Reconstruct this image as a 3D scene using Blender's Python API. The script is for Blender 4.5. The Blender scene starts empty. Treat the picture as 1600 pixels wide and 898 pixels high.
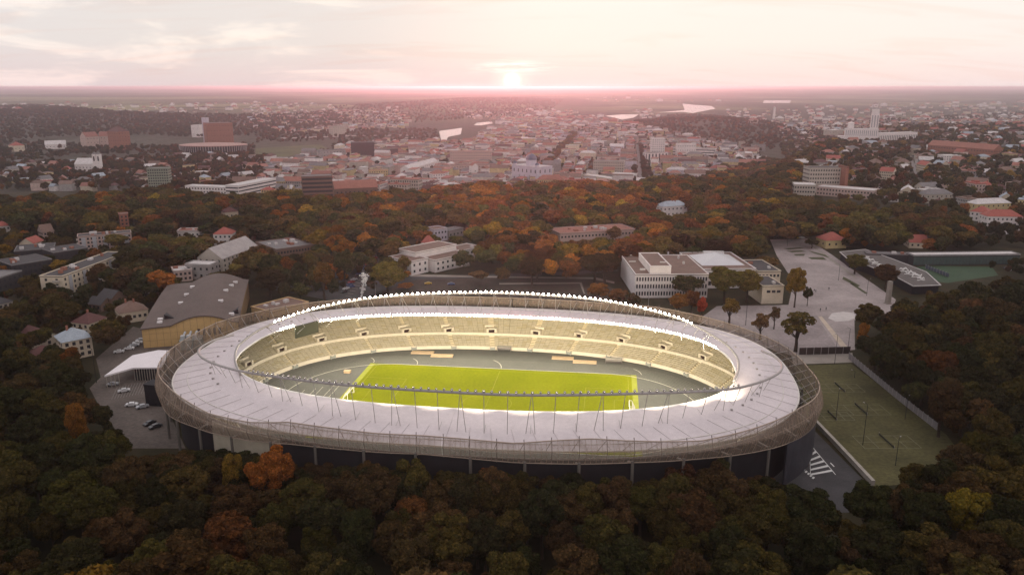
import bpy, math, random
import numpy as np
from mathutils import Vector
R = math.radians
rnd = random.Random(7)
SC = bpy.context.scene
COL = SC.collection

# ------------------------------------------------------------------ camera
F, X0, Y0 = 1200.0, 800.0, 449.0            # focal length and centre of the 1600 px wide photograph
PITCH = math.atan((Y0 - 136.0) / F)
CAMH = 113.8
cd = bpy.data.cameras.new('camera')
cam = bpy.data.objects.new('camera', cd)
COL.objects.link(cam)
cam.location = (0, 0, CAMH)
cam.rotation_euler = (math.pi / 2 - PITCH, 0, 0)
cd.sensor_width = 36.0
cd.lens = 36.0 * F / 1600.0
cd.clip_start = 1.0
cd.clip_end = 200000.0
SC.camera = cam

# ------------------------------------------------------------------ sky, sun, exposure
SUN_EL = R(0.42)
w = bpy.data.worlds.new('World')
SC.world = w
w.use_nodes = True
NT = w.node_tree
for n in list(NT.nodes): NT.nodes.remove(n)

def nd(nt, t, **k):
    n = nt.nodes.new(t)
    for a, b in k.items():
        if a.startswith('in_'):
            key = a[3:]
            key = int(key) if key.isdigit() else key
            n.inputs[key].default_value = b
        else:
            setattr(n, a, b)
    return n

def ramp(nt, stops, interp='LINEAR'):
    n = nt.nodes.new('ShaderNodeValToRGB')
    cr = n.color_ramp
    cr.interpolation = interp
    while len(cr.elements) < len(stops): cr.elements.new(0.5)
    for e, (p, c) in zip(cr.elements, stops):
        e.position = p
        e.color = tuple(c) + (1,) if len(c) == 3 else c
    return n

def mth(nt, op, a, b=None, clamp=False):
    n = nt.nodes.new('ShaderNodeMath')
    n.operation = op
    n.use_clamp = clamp
    for i, x in enumerate((a, b)):
        if x is None: continue
        if isinstance(x, (int, float)): n.inputs[i].default_value = x
        else: nt.links.new(x, n.inputs[i])
    return n.outputs[0]

def mixc(nt, fac, a, b, mode='MIX'):
    n = nt.nodes.new('ShaderNodeMix')
    n.data_type = 'RGBA'
    n.blend_type = mode
    for i, x in ((0, fac), (6, a), (7, b)):
        if isinstance(x, (int, float)): n.inputs[i].default_value = x
        elif isinstance(x, tuple): n.inputs[i].default_value = x if len(x) == 4 else x + (1,)
        else: nt.links.new(x, n.inputs[i])
    return n.outputs[2]

def build_world():
    nt = NT; lk = nt.links.new
    tc = nd(nt, 'ShaderNodeTexCoord')
    gen = tc.outputs['Generated']
    sep = nd(nt, 'ShaderNodeSeparateXYZ'); lk(gen, sep.inputs[0])
    z = sep.outputs[2]
    sky = nd(nt, 'ShaderNodeTexSky', sky_type='NISHITA')
    sky.sun_disc = False
    sky.sun_elevation = SUN_EL
    sky.sun_rotation = 0.0
    sky.altitude = 100
    sky.dust_density = 2.0
    skyc = mixc(nt, 1.0, sky.outputs[0], (0.10, 0.10, 0.10), 'MULTIPLY')      # sky at strength 0.1
    # angle to the sun
    sd = nd(nt, 'ShaderNodeVectorMath', operation='DOT_PRODUCT')
    lk(gen, sd.inputs[0]); sd.inputs[1].default_value = (0, math.cos(SUN_EL), math.sin(SUN_EL))
    cosang = sd.outputs['Value']
    ang = mth(nt, 'ARCCOSINE', mth(nt, 'MINIMUM', cosang, 0.999999))
    # thin veil of high cloud, raised overhead and behind the camera as fill light
    el = ramp(nt, [(0.0, (0.90, 0.76, 0.74)), (0.012, (0.93, 0.77, 0.73)), (0.05, (0.94, 0.86, 0.80)),
                   (0.16, (0.97, 0.92, 0.87)), (0.4, (0.93, 0.87, 0.84)), (1.0, (0.86, 0.82, 0.82))])
    lk(mth(nt, 'MAXIMUM', z, 0.0), el.inputs[0])
    near = ramp(nt, [(0.0, (0.99, 0.96, 0.94)), (0.10, (0.99, 0.965, 0.94)), (0.22, (0.98, 0.96, 0.94)),
                     (0.34, (0.96, 0.95, 0.96)), (0.6, (0.98, 0.97, 0.99)), (1.0, (0.97, 0.94, 0.97))])
    lk(mth(nt, 'DIVIDE', ang, math.pi * 0.62), near.inputs[0])
    veil = mixc(nt, 1.0, el.outputs[0], near.outputs[0], 'MULTIPLY')
    # cloud banks: coordinates on a flat layer above
    comb = nd(nt, 'ShaderNodeCombineXYZ')
    zz = mth(nt, 'MAXIMUM', mth(nt, 'ADD', z, 0.16), 0.05)
    lk(mth(nt, 'DIVIDE', sep.outputs[0], zz), comb.inputs[0])
    lk(mth(nt, 'DIVIDE', sep.outputs[1], zz), comb.inputs[1])
    nz = nd(nt, 'ShaderNodeTexNoise', in_Scale=0.95, in_Detail=8.0, in_Roughness=0.58, in_Distortion=0.5)
    mp = nd(nt, 'ShaderNodeMapping'); mp.inputs['Scale'].default_value = (0.85, 1.0, 1.0); mp.inputs['Location'].default_value = (2.72, 0.62, 0.0)
    lk(comb.outputs[0], mp.inputs[0]); lk(mp.outputs[0], nz.inputs['Vector'])
    cl = ramp(nt, [(0.37, (0, 0, 0)), (0.50, (1, 1, 1))], 'EASE'); lk(nz.outputs[0], cl.inputs[0])
    # the grey bank lies to the left
    side = ramp(nt, [(0.38, (1, 1, 1)), (0.53, (0.06, 0.06, 0.06))], 'EASE')
    lk(mth(nt, 'ADD', mth(nt, 'MULTIPLY', sep.outputs[0], 0.5), 0.5), side.inputs[0])
    cmask = mth(nt, 'MULTIPLY', cl.outputs[0], side.outputs[0])
    bank = mixc(nt, mth(nt, 'MULTIPLY', cmask, 0.80), veil, mixc(nt, 1.0, veil, (0.76, 0.79, 0.84), 'MULTIPLY'))
    # thin pink streaks
    nz2 = nd(nt, 'ShaderNodeTexNoise', in_Scale=1.5, in_Detail=5.0, in_Roughness=0.55, in_Distortion=0.8)
    mp2 = nd(nt, 'ShaderNodeMapping'); mp2.inputs['Scale'].default_value = (0.55, 1.6, 1.0); mp2.inputs['Location'].default_value = (5.1, 3.0, 0)
    lk(comb.outputs[0], mp2.inputs[0]); lk(mp2.outputs[0], nz2.inputs['Vector'])
    st = ramp(nt, [(0.50, (0, 0, 0)), (0.64, (1, 1, 1))], 'EASE'); lk(nz2.outputs[0], st.inputs[0])
    bank = mixc(nt, mth(nt, 'MULTIPLY', st.outputs[0], 0.35), bank, mixc(nt, 1.0, bank, (0.97, 0.86, 0.82), 'MULTIPLY'))
    # bright broken streaks close over the sun
    sep2 = mth(nt, 'SUBTRACT', z, math.sin(SUN_EL) + 0.0165)
    band = mth(nt, 'SUBTRACT', 1.0, mth(nt, 'DIVIDE', mth(nt, 'ABSOLUTE', sep2), 0.0105), clamp=True)
    lat = mth(nt, 'SUBTRACT', 1.0, mth(nt, 'DIVIDE', mth(nt, 'ABSOLUTE', sep.outputs[0]), 0.062), clamp=True)
    nz3 = nd(nt, 'ShaderNodeTexNoise', in_Scale=26.0, in_Detail=4.0, in_Roughness=0.6)
    mp3 = nd(nt, 'ShaderNodeMapping'); mp3.inputs['Scale'].default_value = (1.0, 0.2, 9.0)
    lk(gen, mp3.inputs[0]); lk(mp3.outputs[0], nz3.inputs['Vector'])
    brk = ramp(nt, [(0.40, (0, 0, 0)), (0.62, (1, 1, 1))]); lk(nz3.outputs[0], brk.inputs[0])
    stre = mth(nt, 'MULTIPLY', mth(nt, 'MULTIPLY', band, lat), brk.outputs[0])
    # sun disc and its aureole
    disc = ramp(nt, [(0.0, (1, 1, 1)), (0.0046, (1, 1, 1)), (0.0066, (0.07, 0.07, 0.07)), (0.012, (0.012, 0.012, 0.012)), (0.03, (0, 0, 0))])
    lk(ang, disc.inputs[0])
    tot = mixc(nt, 1.0, bank, mixc(nt, 1.0, disc.outputs[0], (14.0, 9.0, 6.0), 'MULTIPLY'), 'ADD')
    comb2 = nd(nt, 'ShaderNodeCombineXYZ')
    for i, k in enumerate((0.52, 0.46, 0.40)): lk(mth(nt, 'MULTIPLY', stre, k), comb2.inputs[i])
    tot = mixc(nt, 1.0, tot, comb2.outputs[0], 'ADD')
    fin = mixc(nt, 0.93, skyc, tot)
    bg = nd(nt, 'ShaderNodeBackground', in_Strength=1.08)
    lk(fin, bg.inputs[0])
    out = nd(nt, 'ShaderNodeOutputWorld')
    lk(bg.outputs[0], out.inputs[0])
build_world()

sl = bpy.data.lights.new('sun', 'SUN')
sl.energy = 1.3
sl.angle = R(0.53)
sl.color = (1.0, 0.35, 0.32)
sun = bpy.data.objects.new('sun', sl)
COL.objects.link(sun)
sun.location = (0, 500, 300)
sun.rotation_euler = Vector((0, -math.cos(SUN_EL), -math.sin(SUN_EL))).to_track_quat('-Z', 'Y').to_euler()

SC.view_settings.view_transform = 'Standard'
SC.view_settings.look = 'None'
SC.view_settings.exposure = 0.14
SC.view_settings.gamma = 1.0
SC.render.engine = 'CYCLES'
SC.cycles.use_denoising = True
try: SC.cycles.denoiser = 'OPENIMAGEDENOISE'
except Exception: pass
SC.cycles.max_bounces = 5
SC.cycles.diffuse_bounces = 2
SC.cycles.glossy_bounces = 2
SC.cycles.transparent_max_bounces = 12
SC.cycles.volume_bounces = 0
SC.cycles.sample_clamp_indirect = 3.0
SC.cycles.use_light_tree = True

# ------------------------------------------------------------------ terrain and geometry of view
def sm(a, b, x):
    t = np.clip((x - a) / (b - a), 0, 1)
    return t * t * (3 - 2 * t)

def terrain(x, y):
    x = np.asarray(x, float); y = np.asarray(y, float)
    yy = np.maximum(y, 50.0)
    u = x / yy
    yE = 812 + 1500 * sm(.30, .52, u)
    down = sm(yE, yE + 330, y)
    yR = np.interp(u, [-.8, -.5, -.2, 0, .08, .2, .4, .8], [1800, 1950, 2900, 3900, 6000, 9500, 10500, 4200])
    up = sm(yR, yR * 1.9, y)
    z = -35 * down + 38 * up * down
    z = z + 26 * np.exp(-((u - .245) / .085) ** 2 - ((y - 3000) / 420) ** 2)
    far = sm(9500, 16000, y)
    z = z + far * (9 * np.sin(x / 1900 + 1.3) * np.sin(y / 2600) + 5 * np.sin(x / 700 + y / 1100))
    z = z + sm(12000, 30000, y) * 25 * (0.5 + 0.5 * np.sin(x / 9000 + 2))
    return z

CP, SP = math.cos(PITCH), math.sin(PITCH)
def ray(px, py):
    u = (px - X0) / F; v = (Y0 - py) / F
    return np.array([u, CP + v * SP, -SP + v * CP])
def at(px, py, z=0.0):
    d = ray(px, py); t = (z - CAMH) / d[2]
    return np.array([d[0] * t, d[1] * t, z])
_T = np.geomspace(60, 70000, 5000)
def hit(px, py, h=0.0):
    d = ray(px, py)
    zr = CAMH + d[2] * _T - h
    zt = terrain(d[0] * _T, d[1] * _T)
    k = np.where(zr < zt)[0]
    if len(k) == 0: return at(px, max(py, 140), 0)
    i = k[0]
    if i == 0: t = _T[0]
    else:
        a = zr[i - 1] - zt[i - 1]; b = zr[i] - zt[i]
        t = _T[i - 1] + (_T[i] - _T[i - 1]) * a / (a - b)
    return np.array([d[0] * t, d[1] * t, CAMH + d[2] * t])
def proj(P):
    P = np.atleast_2d(P)
    x, y, z = P[:, 0], P[:, 1], P[:, 2] - CAMH
    d = y * CP - z * SP; u = y * SP + z * CP
    return np.stack([X0 + F * x / d, Y0 - F * u / d], 1)
def inpoly(x, y, poly):
    x = np.asarray(x, float); y = np.asarray(y, float)
    c = np.zeros(x.shape, bool)
    n = len(poly)
    for i in range(n):
        x1, y1 = poly[i]; x2, y2 = poly[(i + 1) % n]
        if y1 == y2: continue
        cond = ((y1 > y) != (y2 > y)) & (x < (x2 - x1) * (y - y1) / (y2 - y1) + x1)
        c ^= cond
    return c

# ------------------------------------------------------------------ materials
MATS = {}
def mat(name, col, rough=0.8, var=0.15, scale=0.4, metal=0.0, spec=0.3, bump=0.0, stretch=None, fine=None):
    if name in MATS: return MATS[name]
    m = bpy.data.materials.new(name); m.use_nodes = True
    nt = m.node_tree; b = nt.nodes['Principled BSDF']; lk = nt.links.new
    b.inputs['Roughness'].default_value = rough
    b.inputs['Metallic'].default_value = metal
    b.inputs['Specular IOR Level'].default_value = spec
    tc = nd(nt, 'ShaderNodeTexCoord')
    vec = tc.outputs['Object']
    if stretch:
        mp = nd(nt, 'ShaderNodeMapping'); mp.inputs['Scale'].default_value = stretch
        lk(vec, mp.inputs[0]); vec = mp.outputs[0]
    nz = nd(nt, 'ShaderNodeTexNoise', in_Scale=scale, in_Detail=5.0, in_Roughness=0.62)
    lk(vec, nz.inputs['Vector'])
    lo = tuple(max(0, c * (1 - var)) for c in col); hi = tuple(min(1, c * (1 + var)) for c in col)
    rp = ramp(nt, [(0.3, lo), (0.7, hi)]); lk(nz.outputs[0], rp.inputs[0])
    c = rp.outputs[0]
    if fine:
        n2 = nd(nt, 'ShaderNodeTexNoise', in_Scale=fine[0], in_Detail=3.0); lk(vec, n2.inputs['Vector'])
        r2 = ramp(nt, [(0.3, (1 - fine[1],) * 3), (0.7, (1 + fine[1],) * 3)]); lk(n2.outputs[0], r2.inputs[0])
        c = mixc(nt, 1.0, c, r2.outputs[0], 'MULTIPLY')
    lk(c, b.inputs['Base Color'])
    if bump:
        bp = nd(nt, 'ShaderNodeBump', in_Strength=bump, in_Distance=0.2)
        lk(nz.outputs[0], bp.inputs['Height']); lk(bp.outputs[0], b.inputs['Normal'])
    MATS[name] = m
    return m

def leaf_mat(name, instancer):
    m = bpy.data.materials.new(name); m.use_nodes = True
    nt = m.node_tree; lk = nt.links.new
    for n in list(nt.nodes): nt.nodes.remove(n)
    if instancer:
        a = nd(nt, 'ShaderNodeAttribute', attribute_type='INSTANCER', attribute_name='tint'); c = a.outputs['Color']
    else:
        a = nd(nt, 'ShaderNodeObjectInfo'); c = a.outputs['Color']
    g = nd(nt, 'ShaderNodeNewGeometry')
    rp = ramp(nt, [(0.0, (0.55, 0.60, 0.6)), (0.6, (1.0, 1.0, 1.0)), (1.0, (1.75, 1.55, 1.3))])
    lk(g.outputs['Random Per Island'], rp.inputs[0])
    c = mixc(nt, 1.0, c, rp.outputs[0], 'MULTIPLY')
    d = nd(nt, 'ShaderNodeBsdfDiffuse'); lk(c, d.inputs[0])
    t = nd(nt, 'ShaderNodeBsdfTranslucent'); lk(c, t.inputs[0])
    mx = nd(nt, 'ShaderNodeMixShader', in_0=0.28)
    lk(d.outputs[0], mx.inputs[1]); lk(t.outputs[0], mx.inputs[2])
    o = nd(nt, 'ShaderNodeOutputMaterial'); lk(mx.outputs[0], o.inputs[0])
    return m

def attr_mat(name, rough=0.85):
    m = bpy.data.materials.new(name); m.use_nodes = True
    nt = m.node_tree; b = nt.nodes['Principled BSDF']
    a = nd(nt, 'ShaderNodeAttribute', attribute_name='col')
    nz = nd(nt, 'ShaderNodeTexNoise', in_Scale=0.35, in_Detail=3.0)
    tc = nd(nt, 'ShaderNodeTexCoord'); nt.links.new(tc.outputs['Object'], nz.inputs['Vector'])
    rp = ramp(nt, [(0.3, (0.8,) * 3), (0.7, (1.15,) * 3)]); nt.links.new(nz.outputs[0], rp.inputs[0])
    nt.links.new(mixc(nt, 1.0, a.outputs['Color'], rp.outputs[0], 'MULTIPLY'), b.inputs['Base Color'])
    b.inputs['Roughness'].default_value = rough
    return m

def emit_mat(name, col, strength):
    m = bpy.data.materials.new(name); m.use_nodes = True
    nt = m.node_tree
    for n in list(nt.nodes): nt.nodes.remove(n)
    e = nd(nt, 'ShaderNodeEmission', in_Strength=strength); e.inputs[0].default_value = tuple(col) + (1,)
    o = nd(nt, 'ShaderNodeOutputMaterial'); nt.links.new(e.outputs[0], o.inputs[0])
    return m

def screen_mat(name, col, opacity):
    m = bpy.data.materials.new(name); m.use_nodes = True
    nt = m.node_tree; lk = nt.links.new
    for n in list(nt.nodes): nt.nodes.remove(n)
    d = nd(nt, 'ShaderNodeBsdfDiffuse'); d.inputs[0].default_value = tuple(col) + (1,)
    t = nd(nt, 'ShaderNodeBsdfTransparent')
    tc = nd(nt, 'ShaderNodeTexCoord')
    nz = nd(nt, 'ShaderNodeTexNoise', in_Scale=0.5, in_Detail=5.0); lk(tc.outputs['Object'], nz.inputs['Vector'])
    rp = ramp(nt, [(0.3, (opacity - .10,) * 3), (0.7, (opacity + .10,) * 3)]); lk(nz.outputs[0], rp.inputs[0])
    mx = nd(nt, 'ShaderNodeMixShader'); lk(rp.outputs[0], mx.inputs[0])
    lk(t.outputs[0], mx.inputs[1]); lk(d.outputs[0], mx.inputs[2])
    o = nd(nt, 'ShaderNodeOutputMaterial'); lk(mx.outputs[0], o.inputs[0])
    return m

# ------------------------------------------------------------------ mesh helpers
KIDS = {}
class MB:
    def __init__(s): s.v = []; s.f = []; s.m = []
    def add(s, pts): k = len(s.v); s.v.extend([tuple(map(float, p)) for p in pts]); return k
    def face(s, pts, m=0):
        k = s.add(pts); s.f.append(tuple(range(k, k + len(pts)))); s.m.append(m)
    def box(s, x0, x1, y0, y1, z0, z1, m=0, top=None):
        k = s.add([(x0, y0, z0), (x1, y0, z0), (x1, y1, z0), (x0, y1, z0), (x0, y0, z1), (x1, y0, z1), (x1, y1, z1), (x0, y1, z1)])
        for q in ((0, 3, 2, 1), (0, 1, 5, 4), (1, 2, 6, 5), (2, 3, 7, 6), (3, 0, 4, 7)):
            s.f.append(tuple(k + i for i in q)); s.m.append(m)
        s.f.append((k + 4, k + 5, k + 6, k + 7)); s.m.append(m if top is None else top)
    def prism(s, poly, z0, z1, m=0, top=None):
        n = len(poly)
        k = s.add([(p[0], p[1], z0) for p in poly] + [(p[0], p[1], z1) for p in poly])
        ar = sum(poly[i][0] * poly[(i + 1) % n][1] - poly[(i + 1) % n][0] * poly[i][1] for i in range(n))
        o = range(n) if ar > 0 else range(n - 1, -1, -1); o = list(o)
        for i in range(n):
            a, b = o[i], o[(i + 1) % n]
            s.f.append((k + a, k + b, k + n + b, k + n + a)); s.m.append(m)
        s.f.append(tuple(k + n + i for i in o)); s.m.append(m if top is None else top)
        s.f.append(tuple(k + i for i in o[::-1])); s.m.append(m)
    def tube(s, pts, r, n=6, m=0, closed=False):
        pts = [Vector(p) for p in pts]; N = len(pts); rs = r if isinstance(r, (list, tuple)) else [r] * N
        base = len(s.v)
        for i, p in enumerate(pts):
            if closed: t = (pts[(i + 1) % N] - pts[i - 1]).normalized()
            else: t = (pts[min(i + 1, N - 1)] - pts[max(i - 1, 0)]).normalized()
            up = Vector((0, 0, 1)) if abs(t.z) < 0.9 else Vector((1, 0, 0))
            a = t.cross(up).normalized(); b = a.cross(t)
            for j in range(n):
                c = 2 * math.pi * j / n
                q = p + a * (math.cos(c) * rs[i]) + b * (math.sin(c) * rs[i]); s.v.append(tuple(q))
        for i in range(N if closed else N - 1):
            for j in range(n):
                A = base + i * n + j; B = base + i * n + (j + 1) % n
                C = base + ((i + 1) % N) * n + (j + 1) % n; D = base + ((i + 1) % N) * n + j
                s.f.append((A, B, C, D)); s.m.append(m)
        if not closed:
            s.f.append(tuple(base + j for j in range(n))[::-1]); s.m.append(m)
            s.f.append(tuple(base + (N - 1) * n + j for j in range(n))); s.m.append(m)
    def hip(s, x0, x1, y0, y1, z0, rise, m=0, ov=0.4):
        x0 -= ov; x1 += ov; y0 -= ov; y1 += ov
        L, W = x1 - x0, y1 - y0; d = min(L, W) / 2
        if L >= W: r0, r1 = (x0 + d, (y0 + y1) / 2), (x1 - d, (y0 + y1) / 2)
        else: r0, r1 = ((x0 + x1) / 2, y0 + d), ((x0 + x1) / 2, y1 - d)
        A, B, C, D = (x0, y0, z0), (x1, y0, z0), (x1, y1, z0), (x0, y1, z0)
        P, Q = (*r0, z0 + rise), (*r1, z0 + rise)
        if L >= W: fs = [(A, B, Q, P), (B, C, Q), (C, D, P, Q), (D, A, P)]
        else: fs = [(A, B, P), (B, C, Q, P), (C, D, Q), (D, A, P, Q)]
        for q in fs: s.face(q, m)
        s.face((D, C, B, A), m)
    def gable(s, x0, x1, y0, y1, z0, rise, m=0, ov=0.4, axis='x', wall=1):
        if axis == 'x':
            ym = (y0 + y1) / 2; X0_, X1_ = x0 - ov, x1 + ov; Y0_, Y1_ = y0 - ov, y1 + ov; zl = z0 - rise * ov / ((y1 - y0) / 2)
            s.face(((X0_, Y0_, zl), (X1_, Y0_, zl), (X1_, ym, z0 + rise), (X0_, ym, z0 + rise)), m)
            s.face(((X1_, Y1_, zl), (X0_, Y1_, zl), (X0_, ym, z0 + rise), (X1_, ym, z0 + rise)), m)
            for x in (x0, x1): s.face(((x, y0, z0), (x, y1, z0), (x, ym, z0 + rise - .05)), wall)
        else:
            xm = (x0 + x1) / 2; X0_, X1_ = x0 - ov, x1 + ov; Y0_, Y1_ = y0 - ov, y1 + ov; zl = z0 - rise * ov / ((x1 - x0) / 2)
            s.face(((X0_, Y1_, zl), (X0_, Y0_, zl), (xm, Y0_, z0 + rise), (xm, Y1_, z0 + rise)), m)
            s.face(((X1_, Y0_, zl), (X1_, Y1_, zl), (xm, Y1_, z0 + rise), (xm, Y0_, z0 + rise)), m)
            for y in (y0, y1): s.face(((x0, y, z0), (x1, y, z0), (xm, y, z0 + rise - .05)), wall)
    def lathe(s, prof, n=16, m=0, sx=1, sy=1, c=(0, 0)):
        base = len(s.v)
        for r, z in prof:
            for j in range(n):
                a = 2 * math.pi * j / n; s.v.append((c[0] + r * math.cos(a) * sx, c[1] + r * math.sin(a) * sy, z))
        for i in range(len(prof) - 1):
            for j in range(n):
                s.f.append((base + i * n + j, base + i * n + (j + 1) % n, base + (i + 1) * n + (j + 1) % n, base + (i + 1) * n + j)); s.m.append(m)
        s.f.append(tuple(base + (len(prof) - 1) * n + j for j in range(n))); s.m.append(m)
    def mesh(s, name, mats):
        me = bpy.data.meshes.new(name)
        me.from_pydata(s.v, [], s.f)
        for m in (mats if isinstance(mats, (list, tuple)) else [mats]): me.materials.append(m)
        if any(s.m): me.polygons.foreach_set('material_index', s.m)
        me.update()
        return me
    def build(s, name, mats, parent=None, kind=None, loc=None, rz=0.0, smooth=False):
        me = s.mesh(name, mats)
        if smooth: me.polygons.foreach_set('use_smooth', [True] * len(me.polygons))
        return link(name, me, parent, kind, loc, rz)

def link(name, me, parent=None, kind=None, loc=None, rz=0.0):
    o = bpy.data.objects.new(name, me); COL.objects.link(o)
    if parent:
        o.parent = parent; KIDS.setdefault(parent.name, []).append(o)
    if kind: o['kind'] = kind
    if loc is not None: o.location = loc
    if rz: o.rotation_euler = (0, 0, rz)
    return o
def tag(o, label, cat, group=None):
    o['label'] = label; o['category'] = cat
    if group: o['group'] = group
    return o
def thing(name, label, cat, loc=(0, 0, 0), rz=0.0, group=None):
    o = bpy.data.objects.new(name, None); COL.objects.link(o)
    o.location = tuple(map(float, loc)); o.rotation_euler = (0, 0, rz); o.empty_display_size = 1.0
    return tag(o, label, cat, group)
def dup(o, parent=None, loc=None, rz=None, label=None, group=None, scale=None):
    c = o.copy(); COL.objects.link(c)
    if parent:
        c.parent = parent; KIDS.setdefault(parent.name, []).append(c)
    if loc is not None: c.location = tuple(map(float, loc))
    if rz is not None: c.rotation_euler = (0, 0, rz)
    if scale is not None: c.scale = scale
    if label: c['label'] = label
    if group: c['group'] = group
    for ch in list(KIDS.get(o.name, ())): dup(ch, c)
    return c
def raw_mesh(name, V, Fq, mats, smooth=False):
    """all-quads or all-tris numpy mesh"""
    me = bpy.data.meshes.new(name)
    n = Fq.shape[1]
    me.vertices.add(len(V)); me.vertices.foreach_set('co', V.astype(np.float32).ravel())
    me.loops.add(Fq.size); me.loops.foreach_set('vertex_index', Fq.astype(np.int32).ravel())
    me.polygons.add(len(Fq)); me.polygons.foreach_set('loop_start', np.arange(0, Fq.size, n, dtype=np.int32))
    for m in mats: me.materials.append(m)
    me.update(calc_edges=True); me.validate()
    return me

# ================================================================== GROUND
def ground_mat():
    m = bpy.data.materials.new('land'); m.use_nodes = True
    nt = m.node_tree; b = nt.nodes['Principled BSDF']; lk = nt.links.new
    b.inputs['Roughness'].default_value = 0.95; b.inputs['Specular IOR Level'].default_value = 0.1
    tc = nd(nt, 'ShaderNodeTexCoord'); v = tc.outputs['Object']
    def noise(scale, stretch=None, loc=(0, 0, 0), det=6.0):
        mp = nd(nt, 'ShaderNodeMapping'); mp.inputs['Scale'].default_value = stretch or (1, 1, 1); mp.inputs['Location'].default_value = loc
        lk(v, mp.inputs[0])
        n = nd(nt, 'ShaderNodeTexNoise', in_Scale=scale, in_Detail=det, in_Roughness=0.6); lk(mp.outputs[0], n.inputs['Vector'])
        return n.outputs[0]
    near = ramp(nt, [(0.32, (.016, .018, .009)), (0.5, (.032, .028, .014)), (0.68, (.050, .038, .020))]); lk(noise(0.07), near.inputs[0])
    fields = ramp(nt, [(0.34, (.05, .052, .038)), (0.46, (.10, .10, .06)), (0.56, (.16, .165, .085)), (0.66, (.22, .20, .14)), (0.74, (.08, .07, .05))])
    lk(noise(0.0011, (1, .45, 1), (300, 50, 0), 8.0), fields.inputs[0])
    woods = ramp(nt, [(0.47, (0, 0, 0)), (0.53, (1, 1, 1))]); lk(noise(0.0007, (1, .5, 1), (1000, 4000, 0), 7.0), woods.inputs[0])
    far = mixc(nt, woods.outputs[0], fields.outputs[0], (.040, .042, .028))
    sp = nd(nt, 'ShaderNodeSeparateXYZ'); lk(v, sp.inputs[0])
    mr = nd(nt, 'ShaderNodeMapRange', in_1=3200.0, in_2=4600.0); lk(sp.outputs[1], mr.inputs[0])
    town = ramp(nt, [(0.35, (.034, .034, .018)), (0.55, (.085, .075, .06)), (0.7, (.045, .042, .022))]); lk(noise(0.03), town.inputs[0])
    mr2 = nd(nt, 'ShaderNodeMapRange', in_1=1050.0, in_2=1250.0); lk(sp.outputs[1], mr2.inputs[0])
    c = mixc(nt, mr2.outputs[0], near.outputs[0], town.outputs[0])
    c = mixc(nt, mr.outputs[0], c, far)
    lk(c, b.inputs['Base Color'])
    return m

def build_ground():
    ys = [-700, -300, -100, 0] + list(range(60, 1040, 35))
    y = 1040.0
    while y < 72000: ys.append(y); y *= 1.028
    ys.append(72000.0)
    ys = np.array(ys, float); us = np.linspace(-1, 1, 181)
    us = np.sign(us) * np.abs(us) ** 1.15
    X = us[None, :] * np.maximum(ys[:, None] * 1.0, 800.0); Y = np.repeat(ys[:, None], len(us), 1)
    Z = terrain(X, Y)
    n, m = X.shape
    V = np.stack([X, Y, Z], -1).reshape(-1, 3)
    i = np.arange(n - 1)[:, None] * m + np.arange(m - 1)[None, :]
    Fq = np.stack([i, i + 1, i + m + 1, i + m], -1).reshape(-1, 4)
    me = raw_mesh('ground', V, Fq, [ground_mat()])
    me.polygons.foreach_set('use_smooth', [True] * len(me.polygons))
    return link('ground', me, kind='structure'), float(Z.min())
GROUND, ZMIN = build_ground()

def sheet(name, pxs, m, z=0.01, parent=None, kind='structure', world=False, zt=False):
    mb = MB()
    if world: P = [(p[0], p[1], z) for p in pxs]
    elif zt: P = [hit(*p) + np.array([0, 0, z]) for p in pxs]
    else: P = [at(p[0], p[1], z) for p in pxs]
    ar = sum(P[i][0] * P[(i + 1) % len(P)][1] - P[(i + 1) % len(P)][0] * P[i][1] for i in range(len(P)))
    mb.face(P if ar > 0 else P[::-1])
    return mb.build(name, m, parent, kind)

M_ASPH = mat('asphalt', (.052, .050, .052), .9, .25, .12, fine=(2.0, .15))
M_PAVE = mat('worn_paving', (.29, .248, .238), .9, .26, .05, fine=(.6, .12))
M_PAVE2 = mat('pale_path', (.26, .23, .20), .9, .2, .1)
M_LAWN = mat('lawn', (.075, .068, .026), .95, .35, .06, fine=(.8, .25))
M_EARTH = mat('bare_field', (.050, .034, .026), .95, .35, .04, fine=(.5, .2))
M_LINE = mat('white_paint', (.62, .62, .60), .7, .15, 1.0)
M_WATER = bpy.data.materials.new('river_water'); M_WATER.use_nodes = True
_b = M_WATER.node_tree.nodes['Principled BSDF']
_b.inputs['Base Color'].default_value = (.05, .055, .06, 1); _b.inputs['Roughness'].default_value = .08; _b.inputs['IOR'].default_value = 1.33
_b.inputs['Specular IOR Level'].default_value = 1.0

sheet('plaza', [(1203, 374), (1262, 373), (1300, 398), (1345, 430), (1400, 468), (1392, 488), (1335, 500), (1336, 546), (1240, 556), (1130, 523), (1090, 500), (1120, 478), (1232, 476), (1240, 440), (1214, 400)], M_PAVE, .012)
for _q in ([(1224, 388), (1250, 386.5), (1258, 388), (1232, 390)], [(1228, 392), (1252, 391), (1260, 393), (1238, 394.5)], [(1240, 397), (1258, 396.5), (1256, 399.5), (1243, 399.5)], [(1262, 391), (1290, 398), (1296, 403), (1270, 395)], [(1262, 402), (1286, 401.5), (1292, 406), (1268, 405)], [(1318, 432), (1344, 446), (1340, 448), (1316, 436)], [(1330, 441), (1356, 458), (1352, 459), (1328, 443)]):
    sheet('grass_patch', _q, mat('plaza_grass', (.06, .062, .028), .95, .3, .2), .022)
sheet('stone_band', [(1254, 374), (1257, 374), (1300, 404), (1340, 434), (1336, 435), (1298, 407)], M_PAVE2, .020)
sheet('stone_band', [(1278, 494), (1284, 494), (1328, 546), (1318, 547)], mat('band_stone', (.46, .38, .30), .9, .15, .2), .020)
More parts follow.
